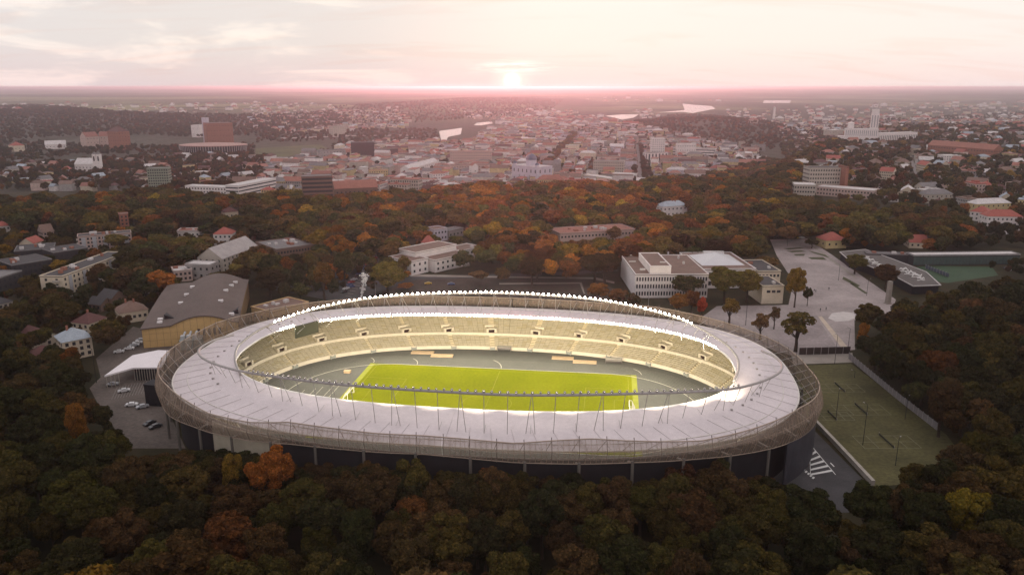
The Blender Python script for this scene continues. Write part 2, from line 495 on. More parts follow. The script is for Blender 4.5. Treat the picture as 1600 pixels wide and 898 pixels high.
sheet('dark_paving', [(1232, 500), (1276, 496), (1310, 545), (1250, 552), (1215, 530)], mat('plaza_tarmac', (.26, .22, .215), .9, .25, .06, fine=(.6, .15)), .018)
sheet('basin', [(1294, 497), (1300, 489), (1318, 486.5), (1334, 489), (1338, 496), (1326, 501), (1306, 502)], mat('basin_stone', (.48, .44, .42), .8, .12, .3), .026)
sheet('car_park', [(425, 452), (430, 420), (520, 405), (560, 395), (625, 398), (640, 430), (600, 462), (520, 470)], M_ASPH, .01)
sheet('road', [(600, 440), (640, 432), (900, 424), (965, 418), (965, 423), (900, 429), (650, 437), (610, 448)], M_ASPH, .014)
sheet('bare_field', [(560, 470), (640, 437), (760, 431), (930, 434), (960, 452), (940, 480), (740, 460)], M_EARTH, .010)
sheet('gravel_path', [(780, 442), (905, 441), (909, 443), (780, 444.5)], M_PAVE2, .018)
sheet('footpath', [(905, 441), (912, 459), (914, 459), (909, 441)], M_PAVE2, .022)
sheet('dirt_road', [(640, 428), (760, 431), (930, 433), (960, 440), (960, 443), (925, 436), (760, 433.5), (640, 432)], M_PAVE2, .026)
sheet('service_yard', [(140, 606), (223, 525), (310, 545), (300, 580), (262, 640), (290, 700), (200, 700), (150, 625)], mat('yard_paving', (.115, .095, .082), .9, .3, .08, fine=(.8, .2)), .01)
sheet('car_park_strip', [(150, 560), (208, 510), (232, 516), (226, 530), (160, 600)], mat('yard_paving', (.1, .1, .1)), .014)
sheet('access_road', [(1175, 770), (1230, 700), (1264, 664), (1300, 700), (1362, 762), (1330, 800), (1180, 800)], M_ASPH, .01)
sheet('sports_field', [(1240, 571), (1330, 568), (1478, 678), (1530, 745), (1366, 760), (1262, 655)], M_LAWN, .012)
sheet('pavement', [(1236, 553), (1332, 551), (1332, 566), (1240, 569)], M_PAVE2, .016)
sheet('court', [(1410, 419), (1455, 415), (1550, 417), (1560, 430), (1480, 442), (1450, 438)], mat('court_green', (.034, .066, .034), .9, .15, .1), .012)
sheet('street', [(1565, 365), (1575, 352), (1610, 356), (1610, 372)], M_PAVE, .012)
sheet('avenue', [(996, 284), (1004, 284), (998, 226), (992, 226)], mat('avenue_asphalt', (.20, .18, .17), .8, .2, .05), .25, zt=True)
sheet('hill_street', [(1432, 279), (1438, 278), (1424, 244), (1419, 244)], mat('avenue_asphalt', (.2, .18, .17)), .15, zt=True)
for nm, poly in (('river', [(686, 205), (690, 222), (697, 221), (700, 214), (720, 210), (722, 200), (700, 203)]),
                 ('river', [(740, 196), (745, 192), (768, 190), (770, 193), (752, 196)]),
                 ('river', [(945, 181), (972, 187), (990, 184), (998, 179), (972, 179)]),
                 ('river', [(1028, 176), (1068, 175), (1082, 177), (1118, 170), (1112, 166), (1086, 164), (1066, 162), (1070, 172)]),
                 ('river', [(1192, 161), (1234, 161), (1236, 157), (1194, 157)])):
    mb = MB(); mb.face([at(x, y, -34.6) for x, y in poly][::-1]); mb.build(nm, M_WATER, None, 'structure')
sheet('meadow', [(400, 232), (500, 226), (512, 232), (470, 242), (420, 248), (398, 245)], mat('meadow_grass', (.075, .080, .03), .95, .3, .02), .5, zt=True)

sheet('far_field', [(112, 170), (200, 165), (400, 163.5), (540, 163.5), (560, 166.5), (420, 169.5), (300, 171.5), (180, 173)], mat('far_field_grass', (.19, .185, .09), .95, .25, .004), 1.2, zt=True)
sheet('far_field', [(0, 152.5), (380, 152), (420, 154.5), (120, 156.5), (0, 156)], mat('far_field_grass', (.19, .185, .09)), 1.5, zt=True)
sheet('quay_road', [(438, 215.5), (560, 211.5), (650, 211), (650, 212.3), (560, 213), (440, 217.5)], mat('quay_concrete', (.34, .30, .28), .8, .1, .05), .6, zt=True)
sheet('quay_road', [(540, 223), (600, 217.5), (650, 214.5), (650, 216), (602, 219.3), (544, 225)], mat('quay_concrete', (.34, .30, .28)), .6, zt=True)
sheet('quay_road', [(110, 259), (200, 251), (330, 246), (450, 246), (450, 248), (330, 248.5), (205, 253.5), (112, 261)], mat('quay_concrete', (.34, .30, .28)), .6, zt=True)
# ================================================================== STADIUM
PSI = -0.12827
CX, CY = -9.356, 265.62
CPS, SPS = math.cos(PSI), math.sin(PSI)
def W(s, t, z=0.0): return np.array([CX + s * CPS - t * SPS, CY + s * SPS + t * CPS, z])
def LOC(P):
    dx, dy = P[0] - CX, P[1] - CY
    return np.array([dx * CPS + dy * SPS, -dx * SPS + dy * CPS, P[2]])
def atl(px, py, z): return tuple(LOC(at(px, py, z)))
def SE(a, b, n, th, s0=0.0, t0=0.0):
    c, s = np.cos(th), np.sin(th)
    return np.stack([a * np.sign(c) * np.abs(c) ** (2 / n) + s0, b * np.sign(s) * np.abs(s) ** (2 / n) + t0], -1)
def even(N, a, b, n, start=0.0):
    th = np.linspace(0, 2 * np.pi, 8001); P = SE(a, b, n, th)
    L = np.r_[0, np.cumsum(np.hypot(*np.diff(P, axis=0).T))]
    q = (np.arange(N) + start) / N * L[-1]
    return np.interp(q, L, th)

stadium = thing('stadium', 'large oval athletics stadium with white ring roof and lit floodlights', 'stadium', (CX, CY, 0), PSI)
M_MEMB = mat('roof_membrane', (.585, .53, .54), .55, .10, .07, fine=(.9, .05))
M_STEEL = mat('grey_steel', (.33, .31, .30), .5, .1, 1.0, metal=.3)
M_WSTEEL = mat('pale_steel', (.62, .59, .55), .5, .1, 1.0)
M_DARK = mat('dark_cladding', (.012, .012, .016), .7, .3, .3)
M_CONC = mat('concrete', (.34, .31, .27), .9, .2, .25, fine=(2.0, .1))
M_SEAT = mat('seat_plastic', (.48, .43, .31), .6, .10, .5, fine=(3.0, .12))
M_SEAT2 = mat('seat_worn', (.44, .385, .25), .7, .1, .5)
M_STEP = mat('terrace_concrete', (.29, .255, .18), .9, .12, .4)
M_AISLE = mat('aisle_concrete', (.66, .58, .40), .9, .10, .5)
M_PARA = mat('parapet_concrete', (.78, .71, .57), .85, .08, .4)

# roof: inner rim (90.0, 48.8) at 18.4 m, outer edge (109, 70) at 16.5 m
NR = 88
TH = even(NR, 100, 60, 2.5)
TH2 = np.r_[TH, TH[0] + 2 * np.pi]
def RI(th): return SE(90.0, 48.8, 2.47, th, -1.6, 0.8)
def RM(th): return SE(99.0, 59.5, 2.52, th, -1.4, 0.8)
def RO(th): return SE(109.0, 70.1, 2.58, th, -1.2, 0.8)
ZI, ZMD, ZO = 18.5, 17.6, 16.5
def build_roof():
    for k in range(NR):
        mb = MB(); a, b = TH2[k] + 3e-5, TH2[k + 1] - 3e-5
        sub = np.linspace(a, b, 4)
        rings = [(RI, ZI, 0), (lambda t: (RI(t) * .72 + RM(t) * .28), ZI - .05, 0), (RM, ZMD, -.10), (lambda t: (RO(t) * .55 + RM(t) * .45), 17.0, -.12), (RO, ZO, 0)]
        g = []
        for f, z, sag in rings:
            P = f(sub)
            for j in range(4):
                g.append((P[j][0], P[j][1], z + sag * math.sin(math.pi * j / 3)))
        base = mb.add(g); lo = mb.add([(x, y, z - .25) for x, y, z in g])
        for r in range(4):
            for j in range(3):
                q = (r * 4 + j, (r + 1) * 4 + j, (r + 1) * 4 + j + 1, r * 4 + j + 1)
                mb.f.append(tuple(base + i for i in q)); mb.m.append(0)
                mb.f.append(tuple(lo + i for i in q[::-1])); mb.m.append(0)
        edge = [0, 1, 2, 3, 7, 11, 15, 19, 18, 17, 16, 12, 8, 4]
        for i in range(len(edge)):
            A, B = edge[i], edge[(i + 1) % len(edge)]
            mb.f.append((base + A, base + B, lo + B, lo + A)); mb.m.append(0)
        o = mb.build('roof_panel', M_MEMB, stadium)
        # seam rib along the panel edge
        rb = MB(); t = TH2[k]
        m_, o_ = RM(np.array([t]))[0], RO(np.array([t]))[0]
        rb.tube([(m_[0], m_[1], ZMD + .06), (o_[0], o_[1], ZO + .06)], .055, 5)
        rb.build('roof_rib', mat('rib_grey', (.40, .36, .36), .6, .1, 1), stadium)
    th = np.linspace(0, 2 * np.pi, 240, endpoint=False)
    mb = MB(); P = RI(th); mb.tube([(x, y, ZI - .1) for x, y in P], .38, 6, closed=True); mb.build('inner_rim', mat('rim_white', (.72, .70, .68), .5, .04, 1), stadium, smooth=True)
    mb = MB(); P = RO(th); mb.tube([(x, y, ZO - .1) for x, y in P], .30, 6, closed=True); mb.build('outer_rim', M_WSTEEL, stadium, smooth=True)
    mb = MB(); P = RO(th) * .955; mb.tube([(x, y, ZO + .42) for x, y in P], .16, 5, closed=True); mb.build('roof_walkway_rail', M_WSTEEL, stadium, smooth=True)
    vb = MB(); vb.box(-.35, .35, -.3, .3, -.1, .5); vm = vb.mesh('roof_vent', M_STEEL)
    for t in list(TH[(np.cos(TH) > .78)]) + list(TH[(np.cos(TH) < -.80)]):
        p = RM(np.array([t]))[0]
        o = link('roof_vent', vm, stadium, loc=(p[0] * .985, p[1] * .985, ZMD + .15))
build_roof()

# facade: wavy translucent mesh on posts
NF = 84
TF = even(NF, 113.4, 74.6, 2.55)
def FAC(th): return SE(113.4, 74.6, 2.55, th)
_ang = [-180, -165, -152, -144, -139, -130, -122, -113, -104, -94, -85, -75, -68, -61, -54, -43, -35, -24, -12, 0, 10, 23, 35, 46, 60, 90, 120, 135, 149, 162, 172, 180]
_top = [22.2, 22.6, 22.8, 21.2, 19.9, 20.3, 22.4, 22.1, 21.7, 22.0, 21.7, 21.1, 22.2, 22.9, 22.0, 20.6, 21.6, 23.2, 21.5, 19.2, 18.6, 18.4, 19.4, 20.4, 20.0, 20.2, 20.2, 20.0, 20.2, 20.6, 22.0, 22.2]
_bot = [11.5, 11.5, 12.0, 13.4, 13.6, 14.4, 15.6, 15.9, 16.0, 16.4, 16.0, 15.4, 15.4, 15.4, 15.6, 15.2, 14.4, 13.0, 11.5, 11, 11, 11, 11, 11, 11, 11, 11, 11, 11, 11, 11.5, 11.5]
def ztop(p): return float(np.interp(math.degrees(math.atan2(p[1], p[0])), _ang, _top))
def zbot(p): return float(np.interp(math.degrees(math.atan2(p[1], p[0])), _ang, _bot))
M_SCR = screen_mat('facade_mesh', (.27, .21, .165), .56)
def build_facade():
    T2 = np.r_[TF, TF[0] + 2 * np.pi]
    for k in range(NF):
        mb = MB(); sub = np.linspace(T2[k] + 3e-4, T2[k + 1] - 3e-4, 6); P = FAC(sub)
        for j in range(5):
            p, q = P[j], P[j + 1]
            for a, b in ((0, .5), (.5, 1)):
                bul = lambda f: 1.0 + .012 * math.sin(math.pi * f)
                def pt(u, f): z0, z1 = zbot(u), ztop(u); return (u[0] * bul(f), u[1] * bul(f), z0 + (z1 - z0) * f)
                mb.face((pt(p, a), pt(q, a), pt(q, b), pt(p, b)))
        mb.build('mesh_panel', M_SCR, stadium)
        p = P[0]; r = RO(np.array([TF[k]]))[0]
        pb = MB(); pb.tube([(p[0] * .997, p[1] * .997, zbot(p) - .4), (p[0] * 1.006, p[1] * 1.006, (zbot(p) + ztop(p)) / 2), (p[0] * .998, p[1] * .998, ztop(p) + .9)], .11, 5)
        pb.build('facade_post', mat('post_dark', (.13, .11, .10), .6, .1, 1), stadium)
        fm = MB()
        for j in range(1, 5):
            u = P[j]; z0, z1 = zbot(u), ztop(u)
            fm.tube([(u[0] * 1.002, u[1] * 1.002, z0), (u[0] * 1.014, u[1] * 1.014, (z0 + z1) / 2), (u[0] * 1.002, u[1] * 1.002, z1)], .045, 4)
        fm.build('mullion', mat('mullion_tan', (.26, .20, .15), .7, .1, 1), stadium, 'stuff')
        # raking struts between roof edge and screen
        sb = MB(); q = FAC(np.array([(TF[k] + T2[k + 1]) / 2]))[0]
        sb.tube([(r[0], r[1], ZO), (p[0] * .995, p[1] * .995, ztop(p) - .6)], .09, 5)
        sb.tube([(r[0], r[1], ZO), (q[0] * .99, q[1] * .99, zbot(q) + .8)], .07, 5)
        sb.build('facade_strut', M_STEEL, stadium)
    th = np.linspace(0, 2 * np.pi, 360, endpoint=False)
    for f, rr, nm in ((1.0, .17, 'facade_top_rail'), (.5, .08, 'facade_middle_rail'), (0.0, .14, 'facade_bottom_rail')):
        mb = MB(); pts = []
        for p in FAC(th):
            z0, z1 = zbot(p), ztop(p); pts.append((p[0], p[1], z0 + (z1 - z0) * f))
        mb.tube(pts, rr, 5, closed=True); mb.build(nm, mat('rail_tan', (.32, .255, .20), .6, .1, 1), stadium, smooth=True)
build_facade()

# body under the roof: outer wall segments and round columns
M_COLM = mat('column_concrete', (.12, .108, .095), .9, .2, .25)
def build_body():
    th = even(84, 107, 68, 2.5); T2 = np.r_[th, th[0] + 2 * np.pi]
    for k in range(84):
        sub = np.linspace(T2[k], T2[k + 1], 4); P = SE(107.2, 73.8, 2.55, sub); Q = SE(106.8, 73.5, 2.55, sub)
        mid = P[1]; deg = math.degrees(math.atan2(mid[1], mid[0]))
        pale = -143 < deg < -127  # interior light on this stretch is put into a paler beige wall colour
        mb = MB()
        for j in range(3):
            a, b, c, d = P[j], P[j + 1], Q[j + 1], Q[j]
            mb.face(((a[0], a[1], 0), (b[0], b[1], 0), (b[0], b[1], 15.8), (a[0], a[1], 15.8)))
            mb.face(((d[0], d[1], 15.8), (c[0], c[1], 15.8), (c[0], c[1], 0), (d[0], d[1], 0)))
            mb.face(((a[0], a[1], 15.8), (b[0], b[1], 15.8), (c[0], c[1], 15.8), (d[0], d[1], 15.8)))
        mb.build('outer_wall', mat('lit_beige_wall', (.40, .36, .28), .9, .12, .3) if pale else M_DARK, stadium)
    th = even(84, 112, 73, 2.5)
    for k in range(0, 84, 2):
        p = SE(112.0, 74.9, 2.55, np.array([th[k]]))[0]
        mb = MB(); mb.tube([(p[0], p[1], 0), (p[0], p[1], zbot(p) + .5)], .42, 8); mb.build('column', M_COLM, stadium)
        if True:
            q = SE(107.6, 72.0, 2.5, np.array([th[k]]))[0]
            bb = MB(); bb.tube([(p[0], p[1], zbot(p)), (q[0], q[1], 15.0)], .28, 5); bb.build('roof_bracket', M_CONC, stadium)
    # dark shell that stands right of the front, below the screen
    mb = MB(); sub = np.linspace(-.62, -.06, 14); P = SE(113.4, 75.2, 2.55, sub)
    for j in range(13):
        a, b = P[j], P[j + 1]; mb.face(((a[0], a[1], 0), (b[0], b[1], 0), (b[0], b[1], zbot(b) + .2), (a[0], a[1], zbot(a) + .2)))
        a2, b2 = a * .996, b * .996; mb.face(((b2[0], b2[1], 0), (a2[0], a2[1], 0), (a2[0], a2[1], zbot(a) + .2), (b2[0], b2[1], zbot(b) + .2)))
    mb.build('side_cladding', mat('slate_cladding', (.035, .035, .045), .6, .2, .2), stadium)
build_body()

# terraces
def ST(k, th): return SE(92 + 14.0 * k, 60 + 13.3 * k, 2.3 + .2 * k, th)
NB = 28
TB = even(NB, 96, 64, 2.35, .42)
TB2 = np.r_[TB, TB[0] + 2 * np.pi]
LOW = [(0.00 + .03 + i * .057, 1.3 + i * .52) for i in range(7)]          # (k, z) of each lower row
UPP = [(0.44 + i * .047, 5.3 + i * .56) for i in range(12)]
def strip(mb, f0, z0, f1, z1, sub, m=0):
    P, Q = ST(f0, sub), ST(f1, sub)
    for j in range(len(sub) - 1):
        a, b, c, d = P[j], P[j + 1], Q[j + 1], Q[j]
        mb.face(((a[0], a[1], z0), (b[0], b[1], z0), (c[0], c[1], z1), (d[0], d[1], z1))[::-1] if False else ((a[0], a[1], z0), (d[0], d[1], z1), (c[0], c[1], z1), (b[0], b[1], z0)), m)
def build_stand():
    aw = .009
    for k in range(NB):
        a, b = TB2[k] + aw, TB2[k + 1] - aw
        for nm, rows, dk in (('lower_seating_block', LOW, .057), ('upper_seating_block', UPP, .047)):
            mb = MB(); sub = np.linspace(a, b, 9)
            for i, (kk, z) in enumerate(rows):
                zz = z - (.52 if nm[0] == 'l' else .56)
                strip(mb, kk, zz, kk, z, sub, 1); strip(mb, kk, z, kk + dk, z, sub, 1)
                # seat row: pan and back, broken into short benches
                for j in range(8):
                    s2 = np.linspace(sub[j] + (sub[j + 1] - sub[j]) * .03, sub[j + 1] - (sub[j + 1] - sub[j]) * .03, 2)
                    mm = 0 if rnd.random() < .82 else 2
                    strip(mb, kk + dk * .42, z + .38, kk + dk * .80, z + .40, s2, mm)
                    strip(mb, kk + dk * .42, z + .06, kk + dk * .42, z + .38, s2, mm)
                    strip(mb, kk + dk * .80, z + .40, kk + dk * .88, z + .78, s2, mm)
            mb.build(nm, [M_SEAT, M_STEP, M_SEAT2], stadium)
        # aisle stair
        c = TB2[k]
        mb = MB(); sub = np.linspace(c - aw, c + aw, 3)
        for i, (kk, z) in enumerate(LOW):
            strip(mb, kk, z - .52, kk, z, sub); strip(mb, kk, z, kk + .057, z, sub)
        for i, (kk, z) in enumerate(UPP):
            strip(mb, kk, z - .56, kk, z, sub); strip(mb, kk, z, kk + .047, z, sub)
        mb.build('aisle_stair', M_AISLE, stadium)
        # second, narrower aisle line half way up the block
        if k % 1 == 0:
            cm = (TB2[k] + TB2[k + 1]) / 2; mb = MB(); sub = np.linspace(cm - .0035, cm + .0035, 2)
            for i, (kk, z) in enumerate(UPP): strip(mb, kk + .010, z + .10, kk + .046, z + .10, sub); strip(mb, kk + .010, z - .46, kk + .010, z + .10, sub)
            mb.build('middle_stair', M_AISLE, stadium)
        # vomitory: a pale box with a dark doorway, cut into rows 2 to 5
        p0, p1 = ST(.47, np.array([c]))[0], ST(.66, np.array([c]))[0]
        v = Vector((p1[0] - p0[0], p1[1] - p0[1], 0)).normalized(); ang = math.atan2(v.y, v.x) - math.pi / 2
        mb = MB(); mb.box(-2.3, -1.35, 0, 2.9, -.2, 2.6); mb.box(1.35, 2.3, 0, 2.9, -.2, 2.6); mb.box(-1.35, 1.35, .4, 2.9, 2.0, 2.6); mb.box(-2.9, 2.9, 2.9, 3.3, 1.6, 3.5)
        vo = mb.build('vomitory', M_PARA, stadium, loc=(p0[0], p0[1], 5.2), rz=ang)
        db = MB(); db.box(-1.33, 1.33, .5, 2.85, -.15, 1.98); db.build('doorway', mat('doorway_dark', (.055, .03, .028), .9, .2, 1), vo)
    # perimeter wall, balcony parapet, rear wall
    th = np.linspace(0, 2 * np.pi, 241)
    def ringwall(nm, k0, k1, z0, z1, m):
        mb = MB(); P, Q = ST(k0, th), ST(k1, th)
        for j in range(240):
            a, b, c, d = P[j], P[j + 1], Q[j + 1], Q[j]
            mb.face(((a[0], a[1], z0), (a[0], a[1], z1), (b[0], b[1], z1), (b[0], b[1], z0)))
            mb.face(((a[0], a[1], z1), (d[0], d[1], z1), (c[0], c[1], z1), (b[0], b[1], z1)))
            mb.face(((d[0], d[1], z0), (c[0], c[1], z0), (c[0], c[1], z1), (d[0], d[1], z1)))
        mb.build(nm, m, stadium)
    ringwall('perimeter_wall', -.01, .02, 0, 1.55, M_PARA)
    ringwall('balcony_parapet', .415, .437, 3.4, 6.05, M_PARA)
    ringwall('rear_wall', .985, 1.0, 10.9, 16.0, M_CONC)
    # ramps and gates in the perimeter wall
    for k in range(0, NB):
        c = TB2[k]; p0 = ST(-.012, np.array([c]))[0]; p1 = ST(.2, np.array([c]))[0]
        v = Vector((p1[0] - p0[0], p1[1] - p0[1], 0)); ang = math.atan2(v.y, v.x) - math.pi / 2
        mb = MB(); mb.box(-1.1, -.95, -1.0, .1, 0, 1.5); mb.box(.95, 1.1, -1.0, .1, 0, 1.5); mb.box(-.95, .95, -.9, -.8, .2, 1.3)
        mb.build('gate', mat('gate_grey', (.36, .38, .34), .6, .1, 1), stadium, loc=(p0[0], p0[1], 0), rz=ang)
build_stand()

# arch trusses with struts and floodlights
def smooth_path(pts, N):
    P = np.array(pts, float); d = np.r_[0, np.cumsum(np.linalg.norm(np.diff(P, axis=0), axis=1))]
    m = np.zeros_like(P); m[1:-1] = (P[2:] - P[:-2]) / (d[2:] - d[:-2])[:, None]
    m[0] = (P[1] - P[0]) / (d[1] - d[0]); m[-1] = (P[-1] - P[-2]) / (d[-1] - d[-2])
    q = np.linspace(0, d[-1], N); out = []
    for x in q:
        i = min(np.searchsorted(d, x, 'right') - 1, len(P) - 2); h = d[i + 1] - d[i]; t = (x - d[i]) / h
        out.append((2 * t ** 3 - 3 * t * t + 1) * P[i] + (t ** 3 - 2 * t * t + t) * h * m[i] + (-2 * t ** 3 + 3 * t * t) * P[i + 1] + (t ** 3 - t * t) * h * m[i + 1])
    return np.array(out)
M_GLOW = emit_mat('floodlight_glow', (1.0, .90, .68), 230.0)
M_GLOW2 = emit_mat('stand_floodlight_glow', (1.0, .90, .70), 45.0)
def lamp_meshes():
    hb = MB(); hb.lathe([(.30, -.40), (.52, -.05), (.56, .10), (.50, .16)], 10)      # housing, opening along +z
    hb.box(-.06, .06, -.75, -.3, -.35, -.2)
    lb = MB(); lb.lathe([(.50, .17), (.42, .30), (.22, .38)], 10)
    return hb.mesh('lamp_housing', M_STEEL), lb.mesh('lamp_lens', M_GLOW)
HOUS, LENS = lamp_meshes()
def lamp_one():
    """one mesh per floodlight: housing and glowing lens"""
    mb = MB(); mb.lathe([(.02, -.44), (.24, -.40), (.38, -.05), (.44, .10), (.42, .16)], 10, 0)
    mb.box(-.06, .06, -.80, -.3, -.35, -.2, 0)
    mb.lathe([(.39, .165), (.35, .28), (.20, .36)], 10, 1)
    return mb.mesh('floodlight', [M_STEEL, M_GLOW])
LAMP = lamp_one()
def lamp_two():
    mb = MB(); mb.lathe([(.02, -.44), (.24, -.40), (.38, -.05), (.42, .10), (.40, .34)], 10, 0); mb.f.pop(); mb.m.pop()
    mb.box(-.06, .06, -.80, -.3, -.35, -.2, 0); mb.lathe([(.38, .08), (.34, .22), (.10, .41)], 10, 1)
    return mb.mesh('floodlight', [M_STEEL, M_GLOW2])
LAMP2 = lamp_two()
def aim(o, p, tgt):
    f_ = rnd.uniform(.78, 1.15); o.scale = (f_, f_, f_)
    o.location = p
    o.rotation_euler = (Vector(tgt) - Vector(p)).to_track_quat('Z', 'Y').to_euler()

near_px = [(365, 523, 19.6), (335, 531, 20.3), (311, 546, 20.8), (318, 560, 21.6), (365, 577, 24.5), (450, 591, 27.2), (550, 602, 29.0), (680, 611, 30), (816, 617, 30), (1000, 614.5, 28.6), (1128, 609, 26), (1180, 599, 24), (1216, 583, 22), (1222, 570, 21.2), (1210, 557, 20.3), (1190, 548, 19.4)]
far_px = [(376, 585, 19.2), (368, 566, 20.3), (368, 550, 21.2), (375, 537, 22.0), (413, 511, 23.8), (500, 481, 25.8), (600, 464, 26.8), (740, 458, 27), (860, 462, 26.8), (960, 473, 26.2), (1060, 498, 25), (1125, 531, 23.4), (1150, 555, 22), (1154, 575, 20.8), (1146, 596, 19.6)]
def build_arch(pxs, name, lamps, strut_range, lean, NP=160):
    pth = smooth_path([atl(*p) for p in pxs], NP)
    mb = MB(); mb.tube(pth, .42, 8); arch = mb.build(name, M_STEEL, stadium, smooth=True)
    d = np.r_[0, np.cumsum(np.linalg.norm(np.diff(pth, axis=0), axis=1))]
    def P(u): return np.array([np.interp(u, d, pth[:, i]) for i in range(3)])
    # walkway beam
    i0, i1 = strut_range
    L = d[-1]; a, b = i0 * L, i1 * L
    n = int((b - a) / 6.6)
    for k in range(n + 1):
        p = P(a + (b - a) * k / n)
        s = math.copysign(1, p[1])
        rad = Vector((p[0], p[1], 0)).normalized()
        foot = Vector((p[0] * .98, p[1] + s * lean, 0))
        r2 = (abs(foot.x) / 99.0) ** 2.5 + (abs(foot.y) / 59.5) ** 2.5
        zf = ZMD if r2 > .9 else ZI
        for dx in ((0,) if k % 3 else (-.6, .6)):
            sb = MB(); sb.tube([(p[0] + dx * .2, p[1], p[2]), (foot.x + dx * 2.2, foot.y, zf)], .10, 5)
            sb.build('strut', M_STEEL, arch)
        # tie from the strut foot to the inner rim
        if k % 2 == 0:
            sb = MB(); sb.tube([(foot.x, foot.y, zf + .1), (p[0] * .97, p[1] - s * 4.5, ZI + .2)], .07, 4); sb.build('tie', M_STEEL, arch)
    for (u0, u1, cnt, tgt_t, dz) in lamps:
        for k in range(cnt):
            u = (u0 + (u1 - u0) * (k + .5) / cnt) * L; p = P(u)
            o = link('floodlight', LAMP2 if tgt_t > 0 else LAMP, arch)
            if tgt_t > 0 and k % 3 == 1:         # the beam of the lamp
                sl_ = bpy.data.lights.new('floodlight_beam', 'SPOT'); sl_.energy = 40000.0; sl_.spot_size = R(62); sl_.spot_blend = .55; sl_.color = (1.0, .84, .60); sl_.shadow_soft_size = .4
                so = bpy.data.objects.new('floodlight_beam', sl_); COL.objects.link(so); so.parent = arch
                so.location = (p[0], p[1] + .8, p[2] + dz); so.rotation_euler = (Vector((p[0] * .95, 66.0 if k % 2 else 30.0, 6.0 if k % 2 else 0.0)) - so.location).to_track_quat('-Z', 'Y').to_euler()
            aim(o, (p[0], p[1], p[2] + dz), (p[0] * (.55 if k % 3 == 0 or tgt_t < 0 else .95), tgt_t if k % 3 == 0 or tgt_t < 0 else 67.0, 0 if k % 3 == 0 or tgt_t < 0 else 7.0))
    return pth
PN = build_arch(near_px, 'near_arch', [(.235, .80, 72, 6.0, .75)], (.15, .87), -1.0)
PF = build_arch(far_px, 'far_arch', [(.16, .825, 83, -8.0, .7)], (.15, .86), 6.0)
# lower row of floodlights along the far half of the inner rim
def rim_lamps():
    mb = MB(); th = np.linspace(.10, math.pi - .10, 120); P = RI(th) * .992
    mb.tube([(x, y, ZI + .15) for x, y in P], .15, 5); gan = mb.build('lamp_gantry', M_WSTEEL, stadium)
    q = even(2000, 90, 48.8, 2.47); P = RI(q)
    c = [i for i in range(2000) if P[i][1] > 19.0]
    n = 126
    scr = [LOC(at(461, 512, 18))[0] - 1.0, LOC(at(497, 503, 18))[0] + 1.0]
    for k in range(n):
        p = P[c[int((k + .5) / n * len(c))]]
        if scr[0] < p[0] < scr[1]: continue
        o = link('floodlight', LAMP, gan)
        aim(o, (p[0] * .995, p[1] * .99, ZI + .75), (p[0] * .4, p[1] * .4 - 12, 0))
rim_lamps()

# video screen hung from the rim
def build_screen():
    A, B = LOC(at(461, 513, 18.6)), LOC(at(497, 503.5, 18.6))
    v = B - A; Lw = math.hypot(v[0], v[1]); ang = math.atan2(v[1], v[0])
    t = thing('video_screen', 'dark video screen hung under the roof rim at the far left of the stand', 'screen', W(A[0], A[1], 14.3), PSI + ang)
    mb = MB(); mb.box(0, Lw, 0, .6, 0, 5.0); mb.build('cabinet', mat('screen_cabinet', (.045, .05, .035), .7, .1, .5), t)
    mb = MB(); mb.box(.3, Lw - .3, -.06, -.005, .3, 4.7); mb.build('display', mat('display_dark', (.055, .058, .036), .45, .1, .3), t)
build_screen()

# ------------------------------------------------------------------ track and pitch
sheet('apron', [W(*p) for p in SE(93, 61, 2.3, np.linspace(0, 2 * np.pi, 97)[:-1])], mat('track_surface', (.118, .120, .105), .85, .10, .12, fine=(1.5, .10)), .012, world=True)
def oval(R_, hs=42.2, n=40):
    a = np.linspace(-math.pi / 2, math.pi / 2, n)
    return [(hs + R_ * math.cos(x), R_ * math.sin(x)) for x in a] + [(-hs - R_ * math.cos(x), -R_ * math.sin(x)) for x in a]
def ringline(name, R0, R1, m, z, hs=42.2):
    mb = MB(); A, B = oval(R0, hs), oval(R1, hs); n = len(A)
    for i in range(n):
        j = (i + 1) % n
        mb.face([tuple(W(*A[i], z)), tuple(W(*B[i], z)), tuple(W(*B[j], z)), tuple(W(*A[j], z))])
    return mb.build(name, m, None, 'structure')
M_KERB = mat('kerb_white', (.60, .58, .48), .7, .1, .5)
M_LANE = mat('lane_paint', (.30, .30, .24), .8, .1, .5)
ringline('track_kerb', 36.3, 36.62, M_KERB, .05)
for i in range(1, 9): ringline('track_line', 36.5 + 1.22 * i - .05, 36.5 + 1.22 * i + .05, M_LANE, .020)
def grass_mat():
    m = bpy.data.materials.new('pitch_grass'); m.use_nodes = True
    nt = m.node_tree; b = nt.nodes['Principled BSDF']; lk = nt.links.new
    b.inputs['Roughness'].default_value = .95; b.inputs['Specular IOR Level'].default_value = .05
    tc = nd(nt, 'ShaderNodeTexCoord')
    n1 = nd(nt, 'ShaderNodeTexNoise', in_Scale=.05, in_Detail=5.0); lk(tc.outputs['Object'], n1.inputs['Vector'])
    n2 = nd(nt, 'ShaderNodeTexNoise', in_Scale=.9, in_Detail=4.0, in_Roughness=.7); lk(tc.outputs['Object'], n2.inputs['Vector'])
    r1 = ramp(nt, [(.3, (.150, .170, .004)), (.55, (.177, .195, .005)), (.75, (.208, .220, .008))]); lk(n1.outputs[0], r1.inputs[0])
    r2 = ramp(nt, [(.3, (.86,) * 3), (.7, (1.12,) * 3)]); lk(n2.outputs[0], r2.inputs[0])
    lk(mixc(nt, 1.0, r1.outputs[0], r2.outputs[0], 'MULTIPLY'), b.inputs['Base Color'])
    return m
HP, HQ = 53.9, 36.2
